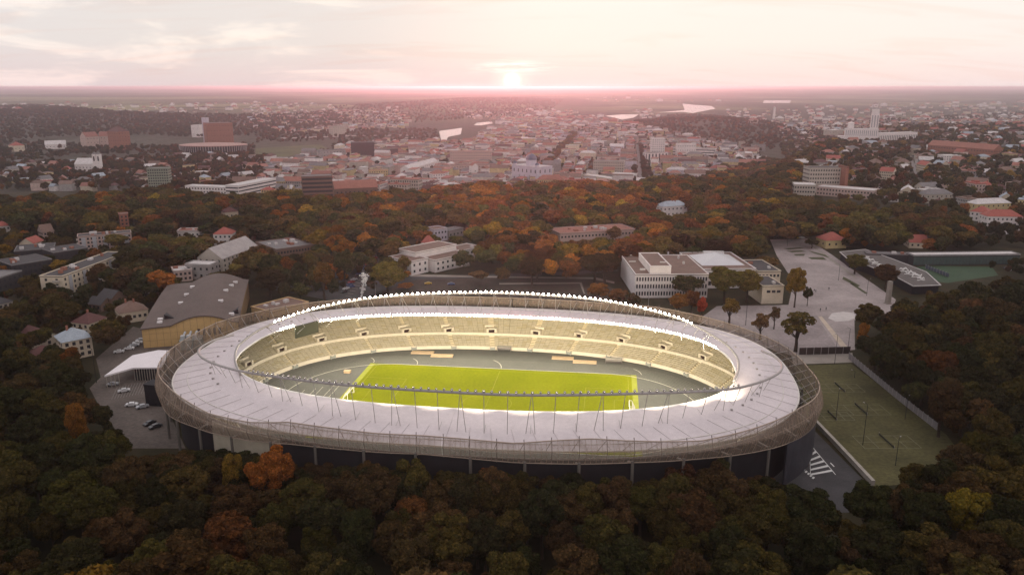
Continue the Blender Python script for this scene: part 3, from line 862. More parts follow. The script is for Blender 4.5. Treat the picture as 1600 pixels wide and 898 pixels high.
sheet('pitch', [W(*p) for p in ((-HP, -HQ), (HP, -HQ), (HP, HQ), (-HP, HQ))], grass_mat(), .030, world=True)
M_TURF = mat('artificial_turf', (.27, .29, .035), .9, .1, .3)
sheet('turf_strip', [W(*p) for p in ((-56, -HQ), (-HP, -HQ), (-HP, HQ), (-56, HQ))], M_TURF, .028, world=True)
sheet('turf_strip', [W(*p) for p in ((HP, -HQ), (56, -HQ), (56, HQ), (HP, HQ))], M_TURF, .028, world=True)
def pitch_lines():
    m = mat('pitch_chalk', (.30, .28, .05), .9, .15, .4); z = .036
    def seg(a, b, wd=.12):
        a = np.array(a, float); b = np.array(b, float); d = (b - a) / np.linalg.norm(b - a); n = np.array([-d[1], d[0]]) * wd / 2
        q = [a - n, b - n, b + n, a + n]; mb.face([tuple(W(*p, z)) for p in q])
    mb = MB()
    for a, b in (((-52.5, -34), (52.5, -34)), ((52.5, -34), (52.5, 34)), ((52.5, 34), (-52.5, 34)), ((-52.5, 34), (-52.5, -34)), ((0, -34), (0, 34))): seg(a, b)
    for s in (-1, 1):
        for dx, hy in ((16.5, 20.16), (5.5, 9.16)):
            seg((s * 52.5, -hy), (s * (52.5 - dx), -hy)); seg((s * (52.5 - dx), -hy), (s * (52.5 - dx), hy)); seg((s * (52.5 - dx), hy), (s * 52.5, hy))
    c = [(9.15 * math.cos(a), 9.15 * math.sin(a)) for a in np.linspace(0, 2 * math.pi, 49)]
    for p, q in zip(c[:-1], c[1:]): seg(p, q)
    mb.build('pitch_marking', m, None, 'structure')
    mb = MB(); m2 = M_LANE; z = .024
    def seg2(a, b, wd=.14):
        a = np.array(a, float); b = np.array(b, float); d = (b - a) / np.linalg.norm(b - a); n = np.array([-d[1], d[0]]) * wd / 2
        mb.face([tuple(W(*p, z)) for p in (a - n, b - n, b + n, a + n)])
    for k in range(6):      # runways behind the left goal
        x = -60.5 - k * 2.2 - (k // 2) * 1.5; seg2((x, -30 + k), (x, 12 - k * 2))
    for k in range(3): seg2((58.5 + k * 3, -30), (58.5 + k * 3, -8))
    for x0, r in ((-45, 9), (-12, 12), (50, 8), (-62, 7)):
        c = [(x0 + r * math.cos(a), 37 + r * math.sin(a)) for a in np.linspace(.02, .9, 12)]
        for p, q in zip(c[:-1], c[1:]): seg2(p, q, .25)
    for k in range(5): seg2((-50 + k * .01, 0), (-50 + k * .01, .02))
    mb.build('track_marking', M_KERB, None, 'structure')
pitch_lines()
M_GOAL = mat('goal_white', (.78, .76, .70), .5, .04, 1)
def build_goal(name, label, s, t, sgn, tall=2.44):
    g = thing(name, label, 'goal', W(s, t, .04), PSI)
    def piece(nm, pts, r=.14):
        mb = MB(); mb.tube(pts, r, 6); mb.build(nm, M_GOAL, g)
    for y in (-3.66, 3.66):
        piece('post', [(0, y, 0), (0, y, tall)]); piece('back_stay', [(0, y, tall), (sgn * .9, y, tall), (sgn * 2.1, y, 0)], .08); piece('base_bar', [(0, y, .05), (sgn * 2.1, y, .05)], .08)
    piece('crossbar', [(0, -3.66, tall), (0, 3.66, tall)]); piece('ground_bar', [(sgn * 2.1, -3.66, .06), (sgn * 2.1, 3.66, .06)], .08)
    mb = MB()
    for i in range(23):
        y = -3.66 + i * 7.32 / 22; mb.tube([(sgn * .9, y, tall), (sgn * 2.1, y, .05)], .03, 3)
    for i in range(6):
        f = i / 5; mb.tube([(sgn * (.9 + 1.2 * f), -3.66, tall * (1 - f) + .05), (sgn * (.9 + 1.2 * f), 3.66, tall * (1 - f) + .05)], .03, 3)
    mb.build('net', mat('net_white', (.6, .58, .5), .8, .05, 1), g)
build_goal('football_goal', 'white football goal at the left end of the lit pitch', -52.4, 0, -1)
build_goal('football_goal', 'white football goal at the right end of the lit pitch', 52.4, 0, 1)
# tan covers on the far straight
M_TAN = mat('tan_board', (.58, .43, .27), .8, .10, .4)
for i, (xa, xb, y, lab) in enumerate(((642, 677, 551.5, 'long tan cover by the far stand, left one of the left pair'), (673, 707, 556.5, 'long tan cover by the far stand, right one of the left pair'),
                                      (862, 896, 560, 'long tan cover by the far stand, left one of the right pair'), (895, 932, 566, 'long tan cover by the far stand, right one of the right pair'))):
    A, B = at(xa, y, .3), at(xb, y + (1.5 if i > 1 else .8), .3); d = B - A; Lw = math.hypot(d[0], d[1])
    mb = MB(); mb.box(0, Lw, -.2, 3.0, 0, .45)
    for k in range(1, 6): mb.box(Lw * k / 6 - .05, Lw * k / 6 + .05, -.25, 3.05, .45, .52)
    o = mb.build('pit_cover', M_TAN, None, loc=tuple(A[:2]) + (.02,), rz=math.atan2(d[1], d[0])); tag(o, lab, 'cover', 'tan covers on the far straight')
def bench(px, py, w_, lab):
    A, B = at(px, py, .1), at(px + w_, py + 1.2, .1); d = B - A; Lw = math.hypot(d[0], d[1])
    t = thing('team_bench', lab, 'bench shelter', (A[0], A[1], .02), math.atan2(d[1], d[0]))
    mb = MB(); mb.box(0, Lw, 1.5, 1.6, 0, 2.0); mb.box(0, .1, 0, 1.5, 0, 2.0); mb.box(Lw - .1, Lw, 0, 1.5, 0, 2.0); mb.build('shell', M_STEEL, t)
    mb = MB(); mb.box(-.1, Lw + .1, -.3, 1.7, 2.0, 2.1); mb.build('canopy', mat('bench_canopy', (.5, .48, .42), .5, .05, 1), t)
    mb = MB(); mb.box(.2, Lw - .2, .9, 1.4, .35, .45); mb.build('seat', M_DARK, t)
bench(777, 548, 21, 'grey team bench shelter by the stand behind the far straight')
bench(946, 567, 26, 'dark framed shelter beside the right tan covers')
for i, (px, py, lab) in enumerate(((543, 582, 'tan box left of the pitch behind the left goal'),)):
    p = at(px, py, 0); mb = MB(); mb.box(-1.3, 1.3, -.8, .8, 0, .9); mb.box(-1.4, 1.4, -.9, .9, .9, 1.0); o = mb.build('landing_mat', M_TAN, None, loc=(p[0], p[1], .02), rz=PSI); tag(o, lab, 'landing mat')
# steam plume behind the rim
def plume():
    p = at(563, 452, 6.0); mb = MB(); r_ = random.Random(3)
    for i in range(260):
        h = r_.random() ** .8; sp = .5 + 2.6 * h
        c = Vector((p[0] + h * 3.4 + r_.gauss(0, .34 * sp), p[1] + r_.gauss(0, .34 * sp), h * 15 + .5)); s_ = r_.uniform(.25, .6)
        a = Vector((r_.gauss(0, 1), r_.gauss(0, 1), r_.gauss(0, 1))).normalized(); b = a.orthogonal().normalized(); d = a.cross(b)
        mb.face((c + b * s_, c + d * s_, c - b * s_, c - d * s_))
    m = screen_mat('steam', (.92, .90, .88), .85)
    o = mb.build('steam_plume', m, None, 'stuff'); return o
plume()

# ================================================================== BUILDINGS
VIEWS = []           # outlines of buildings the photograph shows free of trees
FOOT = []            # (cx, cy, radius) ground taken by buildings
M_GLASS = mat('window_glass', (.035, .035, .042), .15, .3, .5, spec=.5)
WALLC = {'white': (.68, .63, .61), 'cream': (.56, .48, .37), 'grey': (.30, .28, .27), 'pink': (.45, .34, .30), 'yellow': (.48, .38, .20), 'brown': (.17, .11, .085), 'brick': (.26, .11, .075), 'dark': (.035, .033, .036), 'tan': (.50, .34, .17), 'green': (.24, .27, .21), 'stone': (.40, .36, .31), 'lilac': (.50, .46, .52)}
ROOFC = {'brick': (.22, .09, .07), 'red': (.30, .085, .065), 'rust': (.27, .115, .085), 'maroon': (.10, .042, .038), 'grey': (.16, .15, .15), 'dark': (.050, .046, .048), 'pale': (.50, .47, .46), 'blue': (.30, .34, .38), 'brown': (.165, .105, .082), 'white': (.66, .63, .62), 'slate_pale': (.33, .30, .29)}
def WM(k): return mat('wall_' + k, WALLC[k], .9, .10, .18, fine=(1.5, .06))
def RMt(k): return mat('roof_' + k, ROOFC[k], .8, .16, .25, fine=(2.0, .12))

def win_grid(mb, x0, x1, z0, z1, nx, nz, ww, hh, y, axis='y', sgn=-1, d=.07):
    for i in range(nx):
        for j in range(nz):
            cx = x0 + (x1 - x0) * (i + .5) / nx; cz = z0 + (z1 - z0) * (j + .5) / nz
            if axis == 'y':
                ya, yb = sorted((y, y + sgn * d)); mb.box(cx - ww / 2, cx + ww / 2, ya, yb, cz - hh / 2, cz + hh / 2)
            else:
                ya, yb = sorted((y, y + sgn * d)); mb.box(ya, yb, cx - ww / 2, cx + ww / 2, cz - hh / 2, cz + hh / 2)
def body(t, L, D, h, wall, roof, rtype='flat', nx=0, nz=0, ww=1.3, hh=1.5, ny=None, rise=None, band=False, base=-4.0, ox=0, oy=0, oz=0, clutter=0, seed=1):
    """wall, roof and windows of one block, as parts of t; local x along the front, y away from it"""
    mb = MB(); mb.box(ox, ox + L, oy, oy + D, oz + base, oz + h); mb.build('wall', WM(wall), t)
    mb = MB(); r_ = random.Random(seed)
    if rtype == 'flat':
        mb.box(ox - .15, ox + L + .15, oy - .15, oy + D + .15, oz + h + .002, oz + h + .35, 0)
        e = .45
        for q in ((ox - .2, ox + L + .2, oy - .2, oy + e - .2), (ox - .2, ox + L + .2, oy + D - e + .2, oy + D + .2), (ox - .2, ox + e - .2, oy + e - .2, oy + D - e + .2), (ox + L - e + .2, ox + L + .2, oy + e - .2, oy + D - e + .2)):
            mb.box(*q, oz + h + .3, oz + h + .8, 1)
        o = mb.build('roof', [RMt(roof), WM(wall) if wall not in ('dark',) else RMt('grey')], t)
        for k in range(clutter):
            cb = MB(); x = ox + L * r_.uniform(.1, .85); y = oy + D * r_.uniform(.2, .75); a, b, c = r_.uniform(.6, 1.6), r_.uniform(.6, 1.4), r_.uniform(.8, 1.8)
            cb.box(x - a, x + a, y - b, y + b, oz + h + .35, oz + h + .35 + c); cb.build('chimney' if r_.random() < .5 else 'roof_vent', RMt('pale') if r_.random() < .5 else WM('brick'), o)
    elif rtype == 'hip':
        mb.hip(ox, ox + L, oy, oy + D, oz + h, rise or min(L, D) * .36, 0, .5); o = mb.build('roof', RMt(roof), t)
        for k in range(clutter):
            cb = MB(); x = ox + L * r_.uniform(.3, .7); y = oy + D * r_.uniform(.35, .65); cb.box(x - .4, x + .4, y - .4, y + .4, oz + h + .5, oz + h + (rise or min(L, D) * .36) + .9); cb.build('chimney', WM('brick'), o)
    else:
        ax = 'x' if rtype == 'gable' else 'y'
        mb.gable(ox, ox + L, oy, oy + D, oz + h, rise or (D if ax == 'x' else L) * .36, 0, .45, ax, 1); o = mb.build('roof', [RMt(roof), WM(wall)], t)
        for k in range(clutter):
            cb = MB(); x = ox + L * r_.uniform(.3, .7); y = oy + D * r_.uniform(.35, .65); cb.box(x - .4, x + .4, y - .4, y + .4, oz + h + .5, oz + h + (rise or 3) + .9); cb.build('chimney', WM('brick'), o)
    if nx:
        mb = MB(); ny = ny if ny is not None else max(1, int(nx * D / L))
        if band:
            for j in range(nz):
                cz = .8 + (h - 1) * (j + .5) / nz; mb.box(ox + .4, ox + L - .4, oy - .08, oy - .002, oz + cz - hh / 2, oz + cz + hh / 2)
                mb.box(ox - .08, ox - .002, oy + .4, oy + D - .4, oz + cz - hh / 2, oz + cz + hh / 2); mb.box(ox + L + .002, ox + L + .08, oy + .4, oy + D - .4, oz + cz - hh / 2, oz + cz + hh / 2)
        else:
            win_grid(mb, ox + .3, ox + L - .3, oz + .5, oz + h - .2, nx, nz, ww, hh, oy - .003, 'y', -1)
            win_grid(mb, ox + .3, ox + L - .3, oz + .5, oz + h - .2, nx, nz, ww, hh, oy + D + .003, 'y', 1)
            if ny:
                win_grid(mb, oy + .3, oy + D - .3, oz + .5, oz + h - .2, ny, nz, ww, hh, ox - .003, 'x', -1)
                win_grid(mb, oy + .3, oy + D - .3, oz + .5, oz + h - .2, ny, nz, ww, hh, ox + L + .003, 'x', 1)
        mb.build('window', M_GLASS, t, 'stuff')
def frame(Apx, Bpx, h, zg=None):
    """two roof-edge points of the front, at height h over the ground -> origin, length, angle"""
    z = 0.0 if zg is None else zg
    if zg is None:
        for _ in range(4): P = at(Apx[0], Apx[1], z + h); z = float(terrain(P[0], P[1]))
    A = at(Apx[0], Apx[1], z + h); B = at(Bpx[0], Bpx[1], z + h); d = B - A
    return np.array([A[0], A[1], z]), math.hypot(d[0], d[1]), math.atan2(d[1], d[0])
def take(t, L, D, rz):
    n = max(1, int(round(max(L, D) / max(6.0, min(L, D)))))
    for i in range(n):
        f = (i + .5) / n
        lx, ly = (L * f, D / 2) if L >= D else (L / 2, D * f)
        FOOT.append((t.location.x + lx * math.cos(rz) - ly * math.sin(rz), t.location.y + lx * math.sin(rz) + ly * math.cos(rz), min(L, D) / 2 * 1.15 + 2.0))
def bld(name, label, cat, A, B, h, D, wall, roof, rtype='flat', nx=0, nz=0, zg=None, group=None, turn=0.0, **k):
    o, L, rz = frame(A, B, h, zg); rz += turn
    t = thing(name, label, cat, o, rz, group)
    body(t, L, D, h, wall, roof, rtype, nx, nz, **k); take(t, L, D, rz)
    c, s = math.cos(rz), math.sin(rz)
    q = [o + np.array([x * c - y * s, x * s + y * c, z]) for x, y, z in ((0, 0, h * (.35 if h > 9.4 else .6)), (L, 0, h * (.35 if h > 9.4 else .6)), (L, 0, h), (L, D, h), (0, D, h), (0, 0, h))]
    VIEWS.append(([tuple(p) for p in proj(np.array(q))], o[1] + 3))
    return t, L, rz

# --- white university building behind the stadium
t, L, rz = bld('university_building', 'long white three-storey institute building with rows of tall windows behind the stadium', 'building', (993, 430), (1107, 429.5), 13.0, 50, 'white', 'brown', nx=26, nz=3, ww=.85, hh=2.2, ny=0, zg=0.0, clutter=0)
bb = MB(); bb.box(-.12, -.01, .2, 49.8, .4, 12.8); bb.build('end_wall', mat('end_wall_white', (.68, .64, .64), .8, .05, .3), t)
o2 = LOC  # local placement of the raised roof hall
def local_on(t, rz, px, py, z):
    P = at(px, py, z); dx, dy = P[0] - t.location.x, P[1] - t.location.y
    return dx * math.cos(rz) + dy * math.sin(rz), -dx * math.sin(rz) + dy * math.cos(rz)
a = local_on(t, rz, 1016, 417, 17.2); b = local_on(t, rz, 1050, 418, 17.2); c = local_on(t, rz, 996, 396, 17.2)
mb = MB(); mb.box(a[0], b[0], a[1], c[1], 13.3, 17.2); ph = mb.build('penthouse_wall', WM('white'), t)
mb = MB(); mb.box(a[0] + .5, b[0] - .5, a[1] + .5, c[1] - .5, 17.2, 17.35); mb.build('penthouse_roof', RMt('brown'), t)
for q in ((a[0] - .1, b[0] + .1, a[1] - .1, a[1] + .5), (a[0] - .1, b[0] + .1, c[1] - .5, c[1] + .1), (a[0] - .1, a[0] + .5, a[1] + .5, c[1] - .5), (b[0] - .5, b[0] + .1, a[1] + .5, c[1] - .5)):
    mb = MB(); mb.box(*q, 17.2, 17.8); mb.build('penthouse_parapet', WM('white'), t)
for (px, py, z, lx, ly, hz) in ((1004, 422, 13.4, 3, 1.2, 1.0), (988, 409, 13.4, 4, .8, .5), (1036, 410, 17.4, 3.5, .8, .5), (1060, 404, 13.4, 1, 1, 1.8), (1068, 412, 13.4, 1.2, 1, 1.4), (1044, 399, 13.4, .8, .8, 2.2)):
    q = local_on(t, rz, px, py, z); mb = MB(); mb.box(q[0] - lx / 2, q[0] + lx / 2, q[1] - ly / 2, q[1] + ly / 2, z - .05, z + hz); mb.build('roof_vent', RMt('pale'), t)
t2, L2, rz2 = bld('sports_hall_wing', 'white hall with a pale pyramid rooflight adjoining the institute building', 'building', (1094, 422), (1181, 421), 11.0, 46, 'white', 'brown', nx=14, nz=2, ww=1.6, hh=2.4, ny=0, zg=0.0)
mb = MB(); mb.hip(4, L2 - 3, 10, 40, 11.35, 4.2, 0, 0); mb.build('rooflight', mat('rooflight_pale', (.50, .50, .52), .35, .06, .2), t2)
mb = MB(); mb.box(14, 27, 40.5, 43, 11.3, 13.2); mb.build('roof_plant', RMt('white'), t2)
t3, L3, rz3 = bld('flat_roof_block', 'low white block with dark flat roof at the plaza end of the institute', 'building', (1184, 425), (1220, 424.5), 9.0, 30, 'cream', 'dark', nx=6, nz=2, zg=0.0, clutter=2)
t4, L4, rz4 = bld('pavilion', 'small cream pavilion with three square windows facing the stadium', 'building', (1191.5, 448), (1225, 447.5), 9.6, 22, 'cream', 'dark', zg=0.0, clutter=2)
for k in range(3):
    mb = MB(); x = L4 * (.30 + .235 * k); mb.box(x - 1.0, x + 1.0, -.10, -.005, 6.2, 7.6); mb.build('window', M_GLASS, t4)
# --- white administration building
def admin():
    o, L, rz = frame((680, 408), (733, 396.5), 7.5, 0.0)
    t = thing('white_villa', 'stepped white modernist building at the lawn behind the stadium', 'building', o, rz)
    body(t, L, 13, 7.5, 'white', 'brown', 'flat', 7, 2, ww=1.5, hh=1.5, ny=0)
    body(t, L + 6, 18, 11.3, 'white', 'brown', 'flat', 6, 1, ww=1.5, hh=1.5, ny=3, ox=-5, oy=13.1)
    body(t, 14, 22, 8.5, 'white', 'brown', 'flat', 3, 2, ww=1.4, hh=1.6, ny=4, ox=-15.5, oy=5)
    body(t, 20, 15, 7.8, 'white', 'brown', 'flat', 5, 2, ww=1.4, hh=1.6, ny=0, ox=L + .3, oy=8, clutter=2)
    mb = MB(); mb.box(L * .8, L * .95, -2.2, -.1, -.5, 1.2); mb.build('entrance_steps', M_CONC, t)
    take(t, L + 20, 30, rz); FOOT.append((o[0] - 8, o[1] + 14, 14))
admin()
bld('long_low_block', 'long low block with a rust brown flat roof among orange trees', 'building', (875, 366), (992, 359), 9, 24, 'pink', 'rust', nx=22, nz=2, hh=1.4, zg=0.0, clutter=9, seed=5)
bld('woodland_villa', 'pale blue roofed villa half hidden in the woods', 'building', (1036, 323), (1074, 320.5), 10, 11, 'white', 'blue', 'hip', 6, 2, zg=0.0, rise=4, clutter=3)
bld('woodland_house', 'small house with red roof and white turret beside the stepped white building', 'house', (671, 381), (681, 379), 10, 8, 'white', 'red', 'hip', 2, 2, zg=0.0, rise=5)
bld('woodland_house', 'flat pale house in the trees above the stepped white building', 'house', (678, 360), (699, 357), 9, 12, 'lilac', 'brown', 'flat', 4, 2, zg=0.0)
bld('woodland_house', 'low grey roofed house in the trees right of the flat pale house', 'house', (701, 362), (724, 357), 6, 10, 'grey', 'grey', 'flat', 4, 1, zg=0.0)
bld('brick_office', 'dark brick office with cluttered flat roof and pale roof edge in the wood', 'building', (432, 391), (489, 383), 8.5, 34, 'brown', 'grey', nx=12, nz=2, zg=0.0, clutter=10, seed=3)
# --- left neighbourhood
def slab_block(label, A, B, h, D, wall, roof, nx, nz, seed, stairs=5):
    t, L, rz = bld('apartment_block', label, 'apartment block', A, B, h, D, wall, roof, nx=nx, nz=nz, ny=2, ww=1.35, hh=1.45, zg=0.0, clutter=7, seed=seed)
    for k in range(stairs):
        x = L * (k + .5) / stairs; mb = MB(); mb.box(x - 1.3, x + 1.3, -.35, -.09, .2, h - .4); mb.build('stair_bay', mat('stair_bay', (.36, .36, .38), .8, .1, .3), t)
    for j in range(nz):
        z = .5 + (h - .7) * (j + .1) / nz; mb = MB(); mb.box(-1.1, -.09, D * .12, D * .42, z, z + 1.0); mb.build('balcony', WM('stone'), t)
    return t
slab_block('long cream apartment block with a dark flat roof left of the stadium', (97, 433), (199, 395), 12.5, 13, 'cream', 'dark', 16, 4, 2)
slab_block('weathered apartment block with cluttered dark roof above the cream block', (121, 371), (205, 364.5), 11.5, 12, 'pink', 'dark', 14, 4, 4)
for A, B, h, D, wl, rf, rt, nx, nz, lab, kw in (
    ((18, 416), (81, 406), 10, 24, 'dark', 'dark', 'flat', 8, 3, 'dark modern block with pale stair towers on its roof', dict(clutter=5, seed=8)),
    ((-6, 437), (34, 424), 11, 22, 'dark', 'grey', 'flat', 5, 3, 'dark block cut by the left edge with orange window frames', dict(clutter=3, seed=2)),
    ((22, 394), (84, 389), 8, 22, 'dark', 'dark', 'flat', 8, 2, 'low black roofed building behind the dark modern block', dict(clutter=5, seed=6)),
    ((84, 396), (137, 388), 9, 20, 'dark', 'dark', 'flat', 7, 2, 'black roofed building left of the cream apartment block', dict(clutter=5, seed=9)),
    ((30, 380), (52, 380), 7, 12, 'cream', 'red', 'gable_y', 3, 2, 'cream gabled house among the black roofs', {}),
    ((67, 363), (84, 361), 6, 14, 'pink', 'brown', 'gable', 3, 2, 'small brown roofed house above the black roofs', {}),
    ((-4, 354), (16, 352), 8, 12, 'white', 'red', 'hip', 3, 2, 'white house with bright red roof at the left edge', {}),
    ((111, 503), (138, 506), 6.0, 11, 'cream', 'maroon', 'hip', 3, 2, 'cream house with maroon pyramid roof near the sports hall', dict(clutter=1)),
    ((97, 535), (143, 526), 8.5, 12, 'cream', 'blue', 'hip', 4, 3, 'tall cream house with pale blue metal roof', dict(clutter=1)),
    ((187, 490), (231, 483), 5.5, 12, 'cream', 'brown', 'hip', 5, 1, 'cream house with patchy brown and white roof beside the sports hall', dict(clutter=2)),
    ((153, 462), (174, 466), 6.5, 9, 'brown', 'dark', 'gable', 2, 2, 'narrow dark gabled house below the cream apartment block', {}),
    ((136, 473), (157, 476), 4, 8, 'brown', 'dark', 'gable', 3, 1, 'low dark shed beside the narrow gabled house', {}),
    ((43, 560), (88, 554), 4.5, 10, 'brown', 'maroon', 'hip', 4, 1, 'low maroon roofed house at the edge of the left wood', {}),
    ((30, 522), (60, 531), 5, 9, 'cream', 'maroon', 'gable', 3, 1, 'low maroon roofed house left of the pale blue roof', {}),
    ((-4, 476), (20, 470), 6, 12, 'stone', 'dark', 'hip', 3, 2, 'stone house at the left edge below the dark blocks', {}),
    ((271, 425), (300, 422), 6.5, 13, 'pink', 'pale', 'flat', 4, 2, 'pink white cubic villa in the trees left of the hall', dict(clutter=2)),
    ((289, 413.5), (328, 415), 9, 10, 'grey', 'pale', 'flat', 4, 2, 'grey cubic villa with pale flat roof behind the pink villa', {}),
    ((308, 402), (347, 404), 10, 42, 'stone', 'slate_pale', 'gable_y', 4, 3, 'long pale gabled house with skylights above the villas', dict(clutter=4)),
    ((333, 366), (362, 365.5), 8, 12, 'white', 'red', 'hip', 4, 2, 'white house with bright red hipped roof above the long gabled house', {}),
    ((276, 362), (312, 361), 5.5, 12, 'white', 'rust', 'flat', 5, 1, 'low white house with flat rusty roof left of the red roof', dict(clutter=2)),
    ((351, 332), (372, 330), 7, 10, 'cream', 'maroon', 'hip', 3, 1, 'cream house with maroon roof alone in the left woods', {}),
    ((186, 336), (200, 335), 15, 10, 'brick', 'brown', 'flat', 2, 5, 'narrow brick tower house in the left woods', {}),
    ((223, 445), (233, 444), 8, 7, 'white', 'dark', 'hip', 2, 2, 'small white tower house near the hall', {}),
    ((1291, 376), (1323, 375), 6, 14, 'yellow', 'red', 'hip', 3, 1, 'small red roofed house at the top of the plaza', {}),
    ((1421, 378), (1450, 379), 4.5, 13, 'cream', 'red', 'gable', 3, 1, 'low red roofed house above the sunken pavilion', {}),
    ((1543, 338), (1599, 339), 9, 14, 'white', 'red', 'hip', 8, 2, 'large white villa with red hipped roof near the right edge', dict(clutter=1)),
    ((1516, 330), (1546, 333), 8, 13, 'white', 'red', 'hip', 4, 2, 'white villa with red roof left of the large white villa', {}),
    ((1526, 319), (1580, 317), 9, 12, 'yellow', 'pale', 'hip', 7, 2, 'yellow house with long pale metal roof behind the white villas', {}),
    ((1447, 304), (1490, 303), 9, 13, 'stone', 'grey', 'hip', 6, 2, 'stone house with wide grey roof in the right suburb', {}),
    ((1475, 243.5), (1502, 243.5), 11, 18, 'white', 'pale', 'flat', 7, 3, 'white flat roofed villa with many windows on the right hill', {}),
    ):
    bld('house' if h < 9.5 else 'town_building', lab, 'house' if h < 9.5 else 'building', A, B, h, D, wl, rf, rt, nx, nz, zg=0.0 if A[1] > 290 else None, **kw)

# --- sports hall with arched roof
def sports_hall():
    A, B = at(221, 514, 9.0), at(372, 503, 9.0); d = B - A; Wd = math.hypot(d[0], d[1]); rz = math.atan2(d[1], d[0])
    t = thing('sports_hall', 'big sports hall with a dark curved roof and a tan arched end wall', 'sports hall', (A[0], A[1], 0), rz)
    D = 77.0
    prof = [(-.5, 9.2), (Wd * .10, 9.6), (Wd * .30, 9.9)]
    for k in range(0, 11):
        f = k / 10; prof.append((Wd * (.31 + .62 * f), 9.9 + 4.6 * math.sin(math.pi * (.08 + .84 * f)) ** 1.0 - .9))
    prof.append((Wd + .4, 9.4))
    zf = lambda x: float(np.interp(x, [p[0] for p in prof], [p[1] for p in prof]))
    mb = MB(); n = len(prof); ns = 8
    for j in range(ns):
        y0, y1 = -.8 + (D + .8) * j / ns, -.8 + (D + .8) * (j + 1) / ns
        g = lambda y: 1.0 + .16 * math.sin(math.pi * min(1, max(0, y / D)) * .75)
        for i in range(n - 1):
            p, q = prof[i], prof[i + 1]
            mb.face(((p[0], y0, p[1] * g(y0)), (q[0], y0, q[1] * g(y0)), (q[0], y1, q[1] * g(y1)), (p[0], y1, p[1] * g(y1))))
    for i in range(n - 1):
        p, q = prof[i], prof[i + 1]
        mb.face(((p[0], -.8, p[1] - .5), (q[0], -.8, q[1] - .5), (q[0], -.8, q[1]), (p[0], -.8, p[1])))
    rf = mb.build('roof', mat('hall_roof', (.115, .088, .078), .85, .14, .12, fine=(1.2, .10)), t)
    mt = mat('hall_tan_panel', (.56, .37, .16), .7, .07, .5)
    # end wall of separate cladding panels
    nxp = 14
    for i in range(nxp):
        x0, x1 = Wd * i / nxp, Wd * (i + 1) / nxp
        rows = [0, 3.2, 6.4]
        for j, z0 in enumerate(rows):
            za, zb = (zf(x0) - .55, zf(x1) - .55) if j == 2 else (rows[j + 1], rows[j + 1])
            mb = MB(); a, b = x0 + .05, x1 - .05
            mb.face(((a, -.1, z0 + .05), (b, -.1, z0 + .05), (b, -.1, zb - .05), (a, -.1, za - .05)))
            mb.face(((a, -.1, za - .05), (b, -.1, zb - .05), (b, 0, zb - .05), (a, 0, za - .05)))
            mb.build('panel', mt, t)
    mb = MB()
    for i in range(nxp):
        x0, x1 = Wd * i / nxp, Wd * (i + 1) / nxp
        mb.face(((x0, .01, -.5), (x1, .01, -.5), (x1, .01, zf(x1) - .52), (x0, .01, zf(x0) - .52)))
    mb.box(0, .3, .02, D, -.5, 9.0); mb.box(Wd - .3, Wd, .02, D, -.5, 9.2); mb.box(.3, Wd - .3, D - .3, D, -.5, 10.5)
    mb.build('wall', mat('hall_wall', (.22, .14, .07), .8, .1, .3), t)
    for k in range(5):
        mb = MB(); x = Wd * (.58 + .055 * k); mb.box(x - .55, x + .55, -.22, -.11, 4.0, 7.2); mb.build('window', M_GLASS, t)
    for k, (fx, fy) in enumerate(((.16, .12), (.17, .06), (.30, .42), (.33, .58), (.36, .75), (.78, .28), (.80, .52), (.84, .68), (.87, .80), (.92, .10))):
        x, y = Wd * fx, D * fy; z = zf(x) * (1.0 + .16 * math.sin(math.pi * (y / D) * .75))
        mb = MB(); mb.box(x - 1.1, x + 1.1, y - .8, y + .8, z - .3, z + .75); mb.build('skylight', RMt('white'), t)
    for x0, x1, s in ((.31, .20, 1), (.90, .99, -1)):
        mb = MB(); xa, xb = Wd * x0, Wd * x1; z = zf(xa); mb.face(((xa, 9.5, z + .1), (xb, 9.5, z - .1), (xb, 9.5, z + 2.2)) if s > 0 else ((xa, 9.5, z + .1), (xb, 9.5, z + 1.9), (xb, 9.5, z - .2)))
        mb.face(((xa, 9.5, z + .12), (xb, 9.5, z + 2.2), (xb, 17, z + 1.2)) if s > 0 else ((xa, 9.5, z + .12), (xb, 17, z + 1.2), (xb, 9.5, z + 1.9))); mb.build('roof_step', M_DARK, t)
    take(t, Wd, D, rz)
    for fy in (.1, .3, .5, .7, .9): FOOT.append((A[0] + Wd * .5 * math.cos(rz) - D * fy * math.sin(rz), A[1] + Wd * .5 * math.sin(rz) + D * fy * math.cos(rz), Wd * .55))
    mb = MB(); mb.box(Wd * .40, Wd * .62, -8, -1.0, 0, 4.2); mb.box(Wd * .40 - .2, Wd * .62 + .2, -8.2, -.9, 4.2, 4.5)
    mb.build('plant_room', mat('plant_room', (.22, .25, .24), .7, .1, .4), t)
    for k in range(3):
        mb = MB(); x = Wd * (.43 + .06 * k); mb.box(x - .9, x + .9, -6.5, -4.2, 4.5, 6.2); mb.tube([(x, -4.2, 5.4), (x + .6, -1.5, 6.6)], .5, 8); mb.build('duct', mat('duct_metal', (.45, .47, .48), .4, .1, 1), t)
sports_hall()
bld('hall_annex', 'dark flat roofed annex between the sports hall and the stadium', 'building', (424, 489), (482, 473), 7, 16, 'tan', 'brown', nx=5, nz=1, zg=0.0, clutter=5, seed=12)
